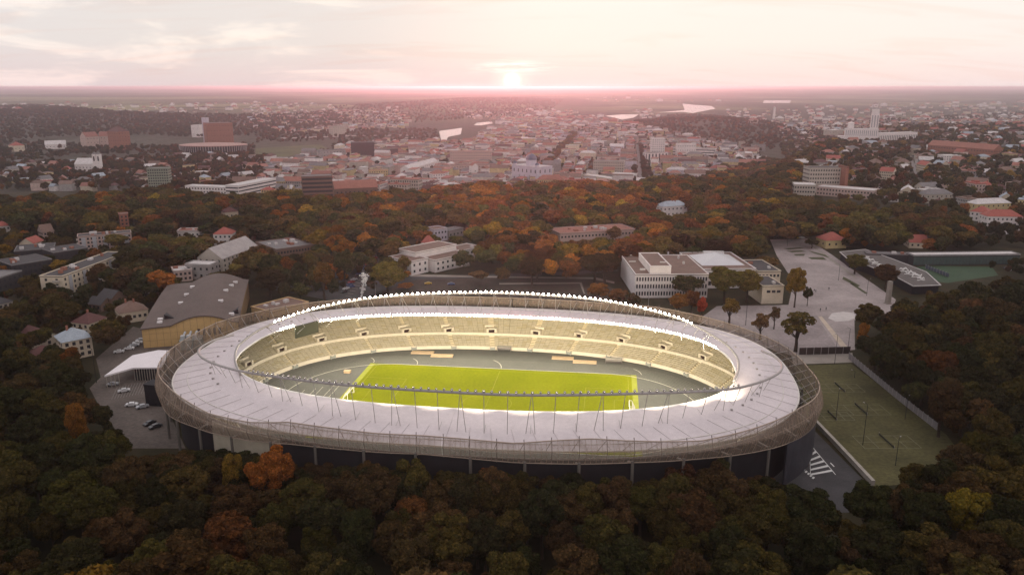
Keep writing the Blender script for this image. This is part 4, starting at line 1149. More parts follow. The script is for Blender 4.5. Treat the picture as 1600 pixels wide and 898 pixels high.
def canopy():
    P = [at(x, y, 5.5) for x, y in ((163, 587), (207, 555), (247, 547), (266, 547.5), (252, 574), (208, 574.5), (182, 582))]
    o = P[0]; t = thing('entrance_canopy', 'white folded canopy roof on dark posts left of the stadium', 'canopy', (o[0], o[1], 0))
    poly = [(p[0] - o[0], p[1] - o[1]) for p in P]
    mb = MB(); mb.prism(poly, 5.0, 5.6); mb.build('roof', mat('canopy_white', (.72, .68, .69), .6, .06, .2), t)
    cx_, cy_ = np.mean(poly, 0)
    inn = [((x - cx_) * .9 + cx_, (y - cy_) * .9 + cy_) for x, y in poly]
    mb = MB(); mb.prism(inn[1:6], -.2, 4.98); mb.build('wall', M_DARK, t)
    for i in range(12):
        f = i / 11; a, b = poly[5], poly[4]; x, y = a[0] + (b[0] - a[0]) * f, a[1] + (b[1] - a[1]) * f
        mb = MB(); mb.tube([(x, y + .4, 0), (x, y + .4, 5.0)], .16, 6); mb.build('post', M_CONC, t)
    for i in range(4):
        f = i / 3; a, b = poly[0], poly[6]; mb = MB(); x, y = a[0] + (b[0] - a[0]) * f, a[1] + (b[1] - a[1]) * f; mb.tube([(x + .5, y + .3, 0), (x + .5, y + .3, 5.0)], .16, 6); mb.build('post', M_CONC, t)
    FOOT.append((o[0] + cx_, o[1] + cy_, 22)); FOOT.append((o[0] + 5, o[1] + 4, 10))
canopy()
p = at(244, 634, 0); mb = MB(); mb.box(-3, 3, 0, 5, 0, 8.0); mb.box(-3.2, 3.2, -.2, 5.2, 8.0, 8.3); mb.box(-.8, .8, -.12, -.01, 0, 2.4)
tag(mb.build('ticket_booth', M_DARK, None, loc=(p[0] - 1, p[1], 0), rz=-.2), 'black cubic booth at the left flank of the stadium', 'booth')
# --- sunken pavilion right of the plaza
def pavilion():
    P = [at(x, y, 5.0) for x, y in ((1312, 394), (1352, 390), (1392, 404), (1447, 425), (1470, 446), (1427, 447.5), (1400, 433), (1350, 413), (1326, 406))]
    o = P[0]; t = thing('sunken_pavilion', 'long black sunken pavilion with white sculptures on its flat roof', 'pavilion', (o[0], o[1], 0))
    poly = [(p[0] - o[0], p[1] - o[1]) for p in P]; c = np.mean(poly, 0)
    mb = MB(); mb.prism([tuple((np.array(q) - c) * .97 + c) for q in poly], -.2, 4.6); mb.build('wall', M_DARK, t)
    mb = MB(); mb.prism(poly, 4.6, 5.1); mb.build('roof', mat('pavilion_roof', (.10, .088, .082), .85, .2, .3), t)
    for i in range(len(poly)):
        a, b = poly[i], poly[(i + 1) % len(poly)]; mb = MB(); mb.tube([(a[0], a[1], 5.2), (b[0], b[1], 5.2)], .3, 5); mb.build('roof_edge', RMt('pale'), t)
    for f in np.linspace(.05, .95, 8):
        q = at(1320 + 140 * f, 396 + 46 * f, 0); FOOT.append((q[0], q[1], 12))
    ms = mat('sculpture_white', (.66, .64, .62), .6, .05, .5)
    for i, (px, py, s_) in enumerate(((1352, 404, 1.0), (1360, 409, 1.2), (1367, 413, .9), (1374, 416, .8), (1412, 424, 1.3), (1422, 429, 1.4), (1432, 433, 1.2), (1439, 438, 1.0))):
        q = at(px, py, 5.1); mb = MB(); r_ = random.Random(i + 20)
        pts = [Vector((r_.uniform(-.4, .4) + (k - 2) * 1.1 * s_, r_.uniform(-.6, .6) + math.sin(k * 1.7 + i) * .9, .35 + abs(math.sin(k * 1.3 + i)) * 1.3 * s_)) for k in range(5)]
        mb.tube(pts, [.25, .55, .7, .5, .2], 7); mb.box(-2.2 * s_, 2.2 * s_, -.5, .5, 0, .3)
        tag(mb.build('sculpture', ms, None, loc=tuple(q[:2]) + (5.12,), rz=r_.uniform(-.9, .2), smooth=False), f'white curling sculpture on the sunken pavilion roof, {["first", "second", "third", "fourth", "fifth", "sixth", "seventh", "eighth"][i]} of eight from the plaza', 'sculpture', 'white roof sculptures')
    t2, L2, rz2 = bld('glass_gallery', 'long low glass fronted gallery behind the green courts', 'building', (1428, 400), (1594, 398), 6.5, 9, 'dark', 'pale', zg=0.0)
    mgl = mat('gallery_glass', (.060, .085, .082), .2, .15, .4, spec=.5)
    for k in range(32):
        mb = MB(); x0, x1 = L2 * k / 32 + .12, L2 * (k + 1) / 32 - .12; mb.box(x0, x1, -.12, -.01, .6, 5.6); mb.build('glass_panel', mgl, t2)
    bld('low_gallery', 'low dark gallery with a pale roof joining the pavilion and the glass gallery', 'building', (1355, 397), (1428, 399.5), 5.5, 7, 'dark', 'grey', zg=0.0, clutter=4, seed=14)
pavilion()
# --- obelisk, field walls
p = at(1387, 474, 0); mb = MB(); mb.box(-1.1, 1.1, -1.1, 1.1, 0, 12.5); mb.box(-1.5, 1.5, -1.5, 1.5, 0, .5)
mb.v[4:8] = [(x * .86, y * .86, z) for x, y, z in mb.v[4:8]]
tag(mb.build('monument_pillar', M_PAVE2, None, loc=(p[0], p[1], 0), rz=.3), 'tall square stone pillar at the right edge of the plaza', 'monument')
def wall_run(name, lab, cat, pts, h, d, m, post=None, step=3.0):
    t = None
    for i in range(len(pts) - 1):
        A, B = at(*pts[i], 0), at(*pts[i + 1], 0)
        if t is None: t = thing(name, lab, cat, (A[0], A[1], 0)); o = A
        v = B - A; Lw = math.hypot(v[0], v[1]); n = max(1, int(Lw / step)); u = v / Lw; nn = np.array([-u[1], u[0], 0])
        for k in range(n):
            a, b = A + v * k / n - o, A + v * (k + 1) / n - o; a2, b2 = a + u * .04, b - u * .04
            mb = MB(); mb.prism([tuple((a2 - nn * d / 2)[:2]), tuple((b2 - nn * d / 2)[:2]), tuple((b2 + nn * d / 2)[:2]), tuple((a2 + nn * d / 2)[:2])], 0, h); mb.build('panel', m, t)
            if post is not None:
                mb = MB(); q = a; mb.box(q[0] - .12, q[0] + .12, q[1] - .12, q[1] + .12, 0, h + .25); mb.build('post', post, t)
    return t
wall_run('field_fence', 'long pale panel fence running down the right side of the sports field', 'fence', [(1326, 560), (1400, 622), (1464, 672)], 2.6, .2, mat('fence_panel', (.20, .185, .19), .8, .1, .4), M_STEEL)
wall_run('back_fence', 'dark fence closing the far end of the sports field', 'fence', [(1248, 554), (1328, 552)], 3.2, .2, mat('dark_fence', (.045, .032, .030), .8, .2, .5), M_STEEL)
wall_run('retaining_wall', 'low concrete wall between the access road and the sports field', 'wall', [(1266, 654), (1310, 700), (1364, 758)], 1.6, 1.1, M_CONC, None, 5.0)
wall_run('courts_fence', 'blue grey fence dividing the two green courts', 'fence', [(1446, 419), (1482, 433)], 2.4, .2, mat('blue_fence', (.08, .09, .12), .7, .1, .5), M_STEEL)
# --- lines, nets and posts on the sports field
def court(px, py, s_, lab):
    o = at(px, py, 0); a = math.atan2(*(at(1360, 755, 0) - at(1266, 655, 0))[[1, 0]])
    t = thing('court_lines', lab, 'court', (o[0], o[1], .02), a)
    m = mat('worn_line', (.15, .14, .085), .9, .3, .3)
    mb = MB(); w_, l_ = 7.5 * s_, 15 * s_
    def ln(x0, x1, y0, y1): mb.face(((x0, y0, .012), (x1, y0, .012), (x1, y1, .012), (x0, y1, .012)))
    e = .12
    for x in (-w_, 0, w_): ln(x - e, x + e, -l_, l_)
    for y in (-l_, -l_ / 2, l_ / 2, l_): ln(-w_, w_, y - e, y + e)
    mb.build('line', m, t)
    mb = MB(); mb.box(-w_ - .5, w_ + .5, -.04, .04, .1, .8); mb.build('net', mat('court_net', (.06, .06, .045), .9, .1, 1), t)
    for x in (-w_ - .5, w_ + .5):
        mb = MB(); mb.tube([(x, 0, 0), (x, 0, 1.2)], .07, 5); mb.build('net_post', M_STEEL, t)
court(1312, 606, .55, 'worn court farthest up the sports field'); court(1345, 640, .60, 'worn court in the middle of the sports field'); court(1385, 690, .62, 'worn court in the lower half of the sports field'); court(1300, 650, .45, 'worn court beside the stadium flank')
# --- markings on the access road
def road_marks():
    z = .022; m = M_LINE
    L0, L1, Rr = np.array((1264, 692.)), np.array((1266, 741.)), np.array((1305, 741.))
    mb = MB()
    def q(pxs): mb.face([tuple(at(x, y, z)) for x, y in pxs][::-1])
    for k in range(6):
        f0 = .22 + .15 * k; f1 = f0 + .055
        a, b = L0 + (L1 - L0) * f0, L0 + (L1 - L0) * f1; c, d = L0 + (Rr - L0) * max(0, f1 - .13), L0 + (Rr - L0) * max(0, f0 - .13); q([a, b, c, d])
    q([L0, L0 + (.9, 0), L1 + (.9, 0), L1]); q([L0, L0 + (1.2, 0), Rr + (1.2, 0), Rr])
    mb.build('hatched_marking', m, None, 'structure')
    mb = MB()
    for k in range(8):
        a = np.array((1242, 724.)) + np.array((30, 25.)) * k / 8; b = a + np.array((30, 25.)) * .6 / 8; q([a, b, b + (3, -2.0), a + (3, -2.0)])
    mb.build('give_way_marking', m, None, 'structure')
    mb = MB(); q([(1255, 714), (1256.4, 714), (1256.8, 720), (1255.2, 720)]); q([(1253.6, 720), (1258.2, 720), (1256, 724)]); q([(1298, 722), (1304, 728), (1303, 729), (1297, 723)]); mb.build('arrow_marking', m, None, 'structure')
road_marks()
def yard_lines():
    mb = MB()
    for k in range(16):
        a = np.array((183., 604.)) + np.array((4.6, -.9)) * k; b = a + np.array((-9.0, 20.0)); q = [tuple(at(x, y, .026)) for x, y in (a, a + (.7, 0), b + (.7, 0), b)]
        mb.face(q[::-1])
    mb.build('bay_marking', mat('worn_bay_paint', (.24, .22, .20), .9, .3, .5), None, 'structure')
    mb = MB()
    for k in range(14):
        a = np.array((540., 462.)) + np.array((3.3, -4.2)) * k; b = a + np.array((9., 1.)); q = [tuple(at(x, y, .03)) for x, y in (a, b, b + (0, .5), a + (0, .5))]
        mb.face(q[::-1])
    mb.build('bay_marking', mat('worn_bay_paint', (.24, .22, .20)), None, 'structure')
yard_lines()

# ================================================================== FAR LANDMARKS
FAR = (
    ((229, 264), (262, 263.5), 26, 14, 'green', 'grey', 'flat', 9, 8, 'tall greenish apartment tower slab above the left woods', {}),
    ((289, 291), (372, 294), 8, 14, 'white', 'pale', 'flat', 18, 2, 'long white hall with pale roof right of the greenish tower', {}),
    ((372, 291), (431, 279.5), 12, 16, 'white', 'pale', 'flat', 16, 3, 'long white block with window bands left of the striped office', dict(band=True, hh=1.3)),
    ((471, 277), (519, 275.5), 26, 18, 'brown', 'grey', 'flat', 12, 6, 'brown office slab with pale horizontal stripes at the wood edge', dict(band=True, hh=2.2)),
    ((523, 295), (590, 292), 9, 20, 'brown', 'rust', 'gable', 10, 1, 'long low house with rust red roof beside the striped office', {}),
    ((627, 281), (651, 280), 14, 20, 'white', 'pale', 'flat', 6, 3, 'white cube building at the edge of the orange wood', {}),
    ((676, 272), (696, 271), 14, 16, 'white', 'rust', 'hip', 5, 3, 'white house with many windows right of the white cube', {}),
    ((576, 267), (606, 266.5), 13, 14, 'yellow', 'rust', 'flat', 8, 3, 'yellow town building in the middle of the city', {}),
    ((639, 264), (684, 251.5), 13, 16, 'white', 'pale', 'gable', 14, 2, 'long white hall with a bright pale ridged roof', {}),
    ((548, 223.5), (584, 223), 34, 30, 'dark', 'dark', 'flat', 0, 0, 'black glass cube office in the river valley', {}),
    ((584, 234), (622, 232.5), 18, 24, 'dark', 'brown', 'flat', 0, 0, 'low dark block beside the black glass cube', {}),
    ((504, 236), (540, 234), 20, 26, 'grey', 'dark', 'flat', 7, 3, 'grey block with dark wedge roof left of the black cube', {}),
    ((520, 198), (541, 197), 30, 20, 'stone', 'grey', 'flat', 6, 5, 'pale stone block standing by the far river bend', {}),
    ((703, 237), (768, 237), 26, 18, 'pink', 'rust', 'flat', 18, 5, 'long pink hotel slab in the hazy centre', {}),
    ((704, 259), (738, 258), 16, 16, 'pink', 'maroon', 'flat', 8, 3, 'pink block left of the white arched front', {}),
    ((747, 258), (776, 257.5), 16, 16, 'pink', 'maroon', 'flat', 7, 3, 'pink block right of the white arched front', {}),
    ((738, 259), (747, 258.5), 19, 12, 'white', 'rust', 'gable_y', 1, 1, 'narrow white arched front between two pink blocks', {}),
    ((927, 252), (975, 253), 24, 20, 'stone', 'grey', 'flat', 14, 5, 'stone apartment block left of the avenue', {}),
    ((957, 271), (990, 273), 15, 16, 'white', 'pale', 'flat', 9, 3, 'white building facing the wood left of the avenue', {}),
    ((909, 273), (955, 280), 9, 18, 'cream', 'pale', 'flat', 9, 2, 'low cream building at the edge of the wood', {}),
    ((1019, 217), (1039.5, 217), 46, 20, 'white', 'pale', 'flat', 6, 10, 'white high-rise tower right of the avenue', {}),
    ((1012, 239.5), (1044, 238.5), 19, 20, 'white', 'dark', 'flat', 6, 1, 'black and white striped block below the white high-rise', dict(ww=3.4, hh=15)),
    ((1047, 231), (1118, 233), 18, 18, 'white', 'grey', 'flat', 22, 3, 'long white office with window bands right of the high-rise', dict(band=True, hh=2)),
    ((1058, 225), (1088, 225), 28, 14, 'white', 'pale', 'flat', 8, 3, 'raised white block behind the long white office', {}),
    ((1450, 226), (1553, 234), 14, 22, 'brick', 'rust', 'gable', 24, 2, 'very long brick red building on the right hill', {}),
    ((1266, 263), (1322, 263), 27, 20, 'stone', 'dark', 'flat', 14, 6, 'stepped stone hotel tower with dark top at the right wood', {}),
    ((1322.5, 262), (1327, 262), 29, 21, 'brick', 'dark', 'flat', 0, 0, 'narrow brick stair tower on the end of the stone hotel', {}),
    ((1241, 289), (1275, 290), 14, 22, 'stone', 'pale', 'flat', 8, 3, 'stone wing below the stone hotel at its left', {}),
    ((1276, 292), (1365, 299), 9, 22, 'pink', 'pale', 'flat', 18, 2, 'low wing with pale roof below the stone hotel', {}),
    ((1301.5, 204), (1318, 203), 24, 30, 'stone', 'pale', 'flat', 5, 2, 'stone block at the left end of the white church', {}),
    ((1374, 209), (1434, 207), 20, 20, 'white', 'pale', 'flat', 22, 1, 'long white colonnaded wing right of the church tower', dict(ww=1.8, hh=11)),
    ((134, 214), (154, 213), 30, 30, 'pink', 'brick', 'gable', 4, 3, 'left block of the pink brick factory below the wooded slope', {}),
    ((155, 213), (177, 212.5), 28, 30, 'pink', 'brick', 'gable', 4, 3, 'middle block of the pink brick factory below the wooded slope', {}),
    ((184, 206), (202, 205), 44, 40, 'brick', 'maroon', 'hip', 4, 5, 'tall right block of the pink brick factory', {}),
    ((70, 226), (103, 225), 12, 24, 'white', 'pale', 'gable', 6, 1, 'low white warehouse at the foot of the left slope', {}),
    ((21, 228), (38, 227), 14, 24, 'cream', 'red', 'hip', 3, 1, 'house with orange red roof at the foot of the left slope', {}),
    ((314.5, 184.5), (322, 184.5), 66, 18, 'lilac', 'pale', 'flat', 0, 0, 'tall pale tower of the grain mill', {}),
    ((322.5, 193), (363, 192), 54, 40, 'brick', 'grey', 'flat', 9, 4, 'wide brown block of the grain mill', {}),
    ((298, 196), (311, 196), 36, 30, 'white', 'pale', 'flat', 2, 2, 'small white block left of the grain mill tower', {}),
    ((116, 256), (143, 256), 14, 26, 'white', 'pale', 'gable', 5, 1, 'white church hall joined to the twin church towers', {}),
)
for A, B, h, D, wl, rf, rt, nx, nz, lab, kw in FAR:
    bld('town_building', lab, 'building', A, B, h, D, wl, rf, rt, nx, nz, zg=None, **dict(dict(ww=1.6, hh=1.7), **kw))
def spec(name, lab, cat, A, h):
    for z in [0]:
        o, L, rz = frame(A, (A[0] + 1, A[1]), h)
    return thing(name, lab, cat, o, 0.0)
def church_parts():
    o, L, rz = frame((1320, 202), (1373, 203), 30)
    t = thing('white_church', 'big white church with a tall square tower on the right hill', 'church', o, rz)
    body(t, L, 34, 30, 'white', 'pale', 'flat', 0, 0)
    body(t, L + 12, 40, 15, 'white', 'pale', 'flat', 0, 0, ox=-12, oy=-6.1)
    mw = mat('church_window', (.30, .29, .30), .5, .1, 1)
    for k in range(16):
        mb = MB(); x = 1.5 + (L - 3) * (k + .5) / 16; mb.box(x - .7, x + .7, -.2, -.01, 17, 28); mb.build('window', mw, t)
    mb = MB(); mb.box(L - 16, L - 1, 10, 25, 30.8, 62); mb.box(L - 15, L - 2, 11, 24, 62, 70); mb.build('tower', WM('white'), t)
    for k in range(3):
        mb = MB(); x = L - 13.5 + 5 * k; mb.box(x - 1, x + 1, 9.8, 9.99, 34, 58); mb.build('tower_window', mw, t)
    mb = MB(); mb.box(L - 8.7, L - 8.3, 17.3, 17.7, 70, 78); mb.box(L - 10.5, L - 6.5, 17.35, 17.65, 74, 74.6); mb.build('cross', WM('white'), t)
    mb = MB(); mb.box(5, 17, 8, 20, 30.8, 42); mb.hip(5, 17, 8, 20, 42, 3); mb.build('small_tower', WM('white'), t)
    # domed church
    o, L, rz = frame((800, 258), (840, 262), 27)
    t = thing('domed_church', 'white church with a dark blue dome at the edge of the orange wood', 'church', o, rz)
    body(t, L, 34, 27, 'lilac', 'pale', 'flat', 6, 2, ww=2, hh=5)
    for (x, y, r) in ((L * .5, 15, 8.5), (4, 3, 3), (L - 4, 3, 3)):
        mb = MB(); mb.lathe([(r, 27.4), (r, 27.4 + r * 1.1)], 16, 0, c=(x, y)); mb.build('drum', WM('lilac'), t)
        mb = MB(); mb.lathe([(r * 1.08, 27.4 + r * 1.1), (r * 1.0, 27.4 + r * 1.5), (r * .75, 27.4 + r * 1.85), (r * .4, 27.4 + r * 2.1), (.3, 27.4 + r * 2.2), (.2, 27.4 + r * 2.6)], 16, 0, c=(x, y)); mb.build('dome', mat('dome_blue', (.10, .11, .16), .4, .1, .3), t, smooth=True)
    for x in (L * .3, L * .5, L * .7):
        mb = MB(); mb.box(x - 1.4, x + 1.4, -.3, -.1, 2, 14); mb.build('window', mw, t)
    o, L, rz = frame((143, 241), (155, 241), 34)
    t = thing('church_tower', 'twin pale church towers left of the greenish tower slab', 'church tower', o, rz)
    for x in (0, L - 6):
        mb = MB(); mb.box(x, x + 6, 0, 7, -3, 34); mb.build('wall', WM('white'), t)
        mb = MB(); mb.hip(x, x + 6, 0, 7, 34, 4, 0, .3); mb.build('roof', RMt('grey'), t)
        mb = MB(); mb.box(x + 1.8, x + 4.2, -.2, -.01, 22, 30); mb.build('bell_opening', M_DARK, t)
    mb = MB(); mb.box(6.1, L - 6.1, 0.5, 7, -3, 26); mb.build('wall', WM('white'), t)
    # arena
    z = -35.0; A, B = at(271, 228, z + 20), at(376, 228, z + 20); c = (A + B) / 2; rx = np.linalg.norm(B - A) / 2
    t = thing('arena', 'low dark oval arena with a flat pinkish roof across the valley', 'arena', (c[0], c[1] + rx * .5, z))
    mb = MB(); mb.lathe([(rx * .97, -4), (rx, 4), (rx, 19)], 48, 0, 1, .72); mb.build('wall', M_DARK, t)
    mb = MB(); mb.lathe([(rx * 1.01, 19), (rx * 1.01, 20.5), (rx * .9, 21.5), (rx * .4, 23.5), (.5, 24)], 48, 0, 1, .72); mb.build('roof', mat('arena_roof', (.34, .20, .17), .6, .1, .05), t)
    for k in range(40):
        a = math.pi + math.pi * (k + .5) / 40; mb = MB(); x, y = rx * 1.005 * math.cos(a), rx * .725 * math.sin(a); mb.tube([(x, y, 0), (x, y, 19)], .7, 4); mb.build('fin', M_STEEL, t)
    z = hit(1209, 186)
    mb = MB(); mb.lathe([(6, -2), (5, 30), (4.4, 56)], 12); tag(mb.build('chimney_stack', WM('white'), None, loc=tuple(z)), 'tall white chimney stack far off in the hazy valley on the right', 'chimney')
church_parts()

# ================================================================== CITY HOUSES
ONES = 'first second third fourth fifth sixth seventh eighth ninth tenth eleventh twelfth thirteenth fourteenth fifteenth sixteenth seventeenth eighteenth nineteenth twentieth'.split()
NUMW = [''] + ONES + ['twenty-' + o_ for o_ in ONES[:9]] + ['thirtieth'] + ['thirty-' + o_ for o_ in ONES[:9]]
CNTS = 'one two three four five six seven eight nine ten eleven twelve thirteen fourteen fifteen sixteen seventeen eighteen nineteen twenty'.split()
CNTW = [''] + CNTS + ['twenty-' + o_ for o_ in CNTS[:9]] + ['thirty'] + ['thirty-' + o_ for o_ in CNTS[:9]]
_OLDN = ['', 'first', 'second', 'third', 'fourth', 'fifth', 'sixth', 'seventh', 'eighth', 'ninth', 'tenth', 'eleventh', 'twelfth']
def order_labels(items):
    """items: (object, base label); those that share a base label are told apart by their order from the left"""
    by = {}
    for o, b in items: by.setdefault(b, []).append(o)
    for b, os_ in by.items():
        os_.sort(key=lambda o: proj(np.array(tuple(o.location)))[0][0])
        n = len(os_)
        for i, o in enumerate(os_):
            if n == 1: o['label'] = b
            elif n == 2: o['label'] = b + (', left one of two' if i == 0 else ', right one of two')
            else: o['label'] = b + f', {NUMW[i + 1]} of {CNTW[n]} from left'
PROT = {}
def city_proto(key):
    wl, rf, rt, sz = key
    if key in PROT: return PROT[key]
    L, D, h = {'s': (12, 9, 6.5), 'm': (19, 11, 10.5), 'l': (32, 13, 14)}[sz]
    body_mb = MB(); body_mb.box(-L / 2, L / 2, -D / 2, D / 2, -5, h)
    wl_m = body_mb.mesh('wall', WM(wl))
    mb = MB()
    if rt == 'flat':
        mb.box(-L / 2 - .2, L / 2 + .2, -D / 2 - .2, D / 2 + .2, h + .002, h + .7)
        mb.box(-L * .2, -L * .05, -D * .2, D * .2, h + .7, h + 2.6); mb.box(L * .2, L * .26, -D * .1, D * .1, h + .7, h + 2.0)
    elif rt == 'hip': mb.hip(-L / 2, L / 2, -D / 2, D / 2, h, D * .34, 0, .5); mb.box(L * .1, L * .1 + .9, -.5, .5, h + 1, h + D * .34 + 1.2)
    else: mb.gable(-L / 2, L / 2, -D / 2, D / 2, h, D * .40, 0, .5, 'x', 1); mb.box(L * .2, L * .2 + .9, -.5, .5, h + 1, h + D * .40 + 1.2)
    rf_m = mb.mesh('roof', [RMt(rf), WM(wl)])
    mb = MB(); nz = max(1, int(h / 3.2)); nx = int(L / 2.6); ny = int(D / 3)
    for sg in (-1, 1):
        win_grid(mb, -L / 2 + .4, L / 2 - .4, .4, h - .2, nx, nz, 1.2, 1.6, sg * (D / 2 + .003), 'y', sg)
        win_grid(mb, -D / 2 + .4, D / 2 - .4, .4, h - .2, ny, nz, 1.2, 1.6, sg * (L / 2 + .003), 'x', sg)
    PROT[key] = (wl_m, rf_m, mb.mesh('window', M_GLASS), L, D, h)
    return PROT[key]
CITY_POLYS = [([(380, 306), (415, 258), (520, 238), (600, 226), (690, 226), (740, 208), (800, 195), (930, 190), (1010, 200), (1075, 215), (1185, 235), (1195, 262), (1090, 292), (980, 300), (700, 304)], .90, 'c'),
              ([(0, 262), (230, 250), (300, 246), (420, 246), (400, 306), (230, 300), (0, 300)], .42, 'l'),
              ([(1215, 196), (1610, 186), (1610, 362), (1530, 350), (1440, 330), (1370, 318), (1300, 300), (1240, 260)], .50, 'r'),
              ([(-20, 395), (60, 380), (120, 400), (260, 395), (260, 470), (90, 500), (-20, 560)], .10, 's'),
              ([(400, 172), (640, 176), (640, 200), (460, 210), (380, 200)], .30, 'f')]
PROTECT_GROUND = []   # filled below with roads that stay clear
AVENUE = [(988, 290), (1010, 290), (1003, 224), (988, 224)]
HILLST = [(1426, 282), (1444, 282), (1430, 242), (1414, 242)]
GREEN = [(840, 270), (860, 270), (905, 210), (892, 210)]
MEADOW = [(396, 226), (520, 222), (516, 236), (400, 250)]
RIVERS = [[(684, 190), (775, 188), (775, 200), (730, 225), (684, 226)], [(940, 176), (1002, 176), (1002, 190), (940, 190)], [(1020, 160), (1122, 160), (1122, 181), (1020, 181)]]
def foot_free(x, y, r):
    if not FOOT: return True
    A = FARR
    return not np.any((A[:, 0] - x) ** 2 + (A[:, 1] - y) ** 2 < (A[:, 2] + r) ** 2)
FARR = np.array(FOOT)
cand = []
crnd = random.Random(11)
for poly, dens, dist in CITY_POLYS:
    pts = np.array([hit(*p) for p in poly]); x0, y0 = pts[:, 0].min(), pts[:, 1].min(); x1, y1 = pts[:, 0].max(), pts[:, 1].max()
    y1 = min(y1, 4200)
    sx, sy = (27, 22) if dist == 'c' else (27, 25)
    ca, sa = math.cos(-.16), math.sin(-.16)
    nx, ny = int((x1 - x0) * 1.3 / sx), int((y1 - y0) * 1.3 / sy)
    for i in range(-nx // 6, nx):
        for j in range(-ny // 6, ny):
            if crnd.random() > dens: continue
            gx, gy = i * sx + crnd.uniform(-5, 5), j * sy + crnd.uniform(-4, 4)
            x, y = x0 + gx * ca - gy * sa, y0 + gx * sa + gy * ca
            if y < 200: continue
            z = float(terrain(x, y)); p = proj((x, y, z))[0]
            if not inpoly([p[0]], [p[1]], poly)[0]: continue
            if any(inpoly([p[0]], [p[1]], q)[0] for q in [AVENUE, HILLST, GREEN, MEADOW] + RIVERS): continue
            cand.append((x, y, z, p[0], p[1], dist))
city_pos = []
occupied = []
def spot_free(x, y, r):
    return not np.any((FARR[:, 0] - x) ** 2 + (FARR[:, 1] - y) ** 2 < (FARR[:, 2] + r) ** 2)
sel = []
for c in cand:
    key = None
    u = crnd.random()
    if c[5] == 'c':
        sz = 's' if u < .38 else 'm' if u < .84 else 'l'
        wl = crnd.choice(['white', 'cream', 'pink', 'white', 'grey', 'stone', 'lilac', 'yellow']); rf = crnd.choice(['rust', 'red', 'grey', 'maroon', 'pale', 'brown', 'grey', 'rust']); rt = crnd.choice(['hip', 'gable', 'flat', 'flat'] if sz != 's' else ['hip', 'gable'])
    else:
        sz = 's' if u < .62 else 'm'
        wl = crnd.choice(['white', 'cream', 'cream', 'grey', 'stone', 'yellow', 'pink']); rf = crnd.choice(['red', 'maroon', 'grey', 'brown', 'pale', 'rust', 'blue', 'brown']); rt = crnd.choice(['hip', 'gable', 'gable', 'flat' if sz == 'm' else 'hip'])
    r = {'s': 6, 'm': 9, 'l': 14}[sz]
    if not spot_free(c[0], c[1], r): continue
    sel.append((*c, (wl, rf, rt, sz), r))
sel.sort(key=lambda c: c[1])
NCITY = 215
DIST_WORDS = {'c': 'in the hazy city centre', 'l': 'in the low quarter beyond the left woods', 'r': 'in the suburb on the right hill', 's': 'among trees left of the stadium', 'f': 'across the river on the far left'}
SZ_WORDS = {'s': 'small', 'm': 'mid-sized', 'l': 'large'}
RT_WORDS = {'hip': 'hipped', 'gable': 'gabled', 'flat': 'flat'}
RF_WORDS = {'rust': 'rust', 'red': 'red', 'grey': 'grey', 'maroon': 'maroon', 'pale': 'pale', 'brown': 'brown', 'blue': 'pale blue'}
mass = MB(); mass_col = []; CITYL = []
DIST_SHORT = {'c': 'in the centre', 'l': 'beyond the left woods', 'r': 'on the right hill', 's': 'left of the stadium', 'f': 'across the river'}
for i, (x, y, z, px, py, dist, key, r) in enumerate(sel):
    wl, rf, rt, sz = key
    rz = -.16 + (math.pi / 2 if crnd.random() < .42 else 0) + crnd.gauss(0, .06 if dist == 'c' else .5)
    occupied.append((x, y, r * .9))
    if i < NCITY:
        wm, rm, wn, L, D, h = city_proto(key)
        o = thing('house' if sz == 's' else 'town_building', '-', 'house' if sz == 's' else 'building', (x, y, z), rz, 
                  f'{SZ_WORDS[sz]} {wl} buildings with {RT_WORDS[rt]} {RF_WORDS[rf]} roofs {DIST_WORDS[dist]}')
        CITYL.append((o, f'{SZ_WORDS[sz]} {wl} building with {RT_WORDS[rt]} {RF_WORDS[rf]} roof {DIST_SHORT[dist]}'))
        f = crnd.uniform(.85, 1.2); o.scale = (crnd.uniform(.85, 1.25), crnd.uniform(.9, 1.15), f)
        link('wall', wm, o); link('roof', rm, o)
        link('window', wn, o, 'stuff')
    else:
        L, D, h = {'s': (12, 9, 6.5), 'm': (19, 11, 10.5), 'l': (32, 13, 14)}[sz]; h *= crnd.uniform(.8, 1.25)
        ca, sa = math.cos(rz), math.sin(rz)
        sub = MB(); sub.box(-L / 2, L / 2, -D / 2, D / 2, -6, h); nw = len(sub.f)
        if rt == 'flat': sub.box(-L / 2 - .2, L / 2 + .2, -D / 2 - .2, D / 2 + .2, h, h + .7)
        elif rt == 'hip': sub.hip(-L / 2, L / 2, -D / 2, D / 2, h, D * .34, 0, .5)
        else: sub.gable(-L / 2, L / 2, -D / 2, D / 2, h, D * .4, 0, .5, 'x', 0)
        k = len(mass.v)
        mass.v.extend([(x + a * ca - b * sa, y + a * sa + b * ca, z + c_) for a, b, c_ in sub.v])
        jw, jr = crnd.uniform(.8, 1.15), crnd.uniform(.8, 1.15)
        for q, f in enumerate(sub.f):
            mass.f.append(tuple(k + a for a in f)); mass.m.append(0)
            mass_col.append(tuple(c_ * (jw if q < nw else jr) for c_ in (WALLC[wl] if q < nw else ROOFC[rf])) + (1,))
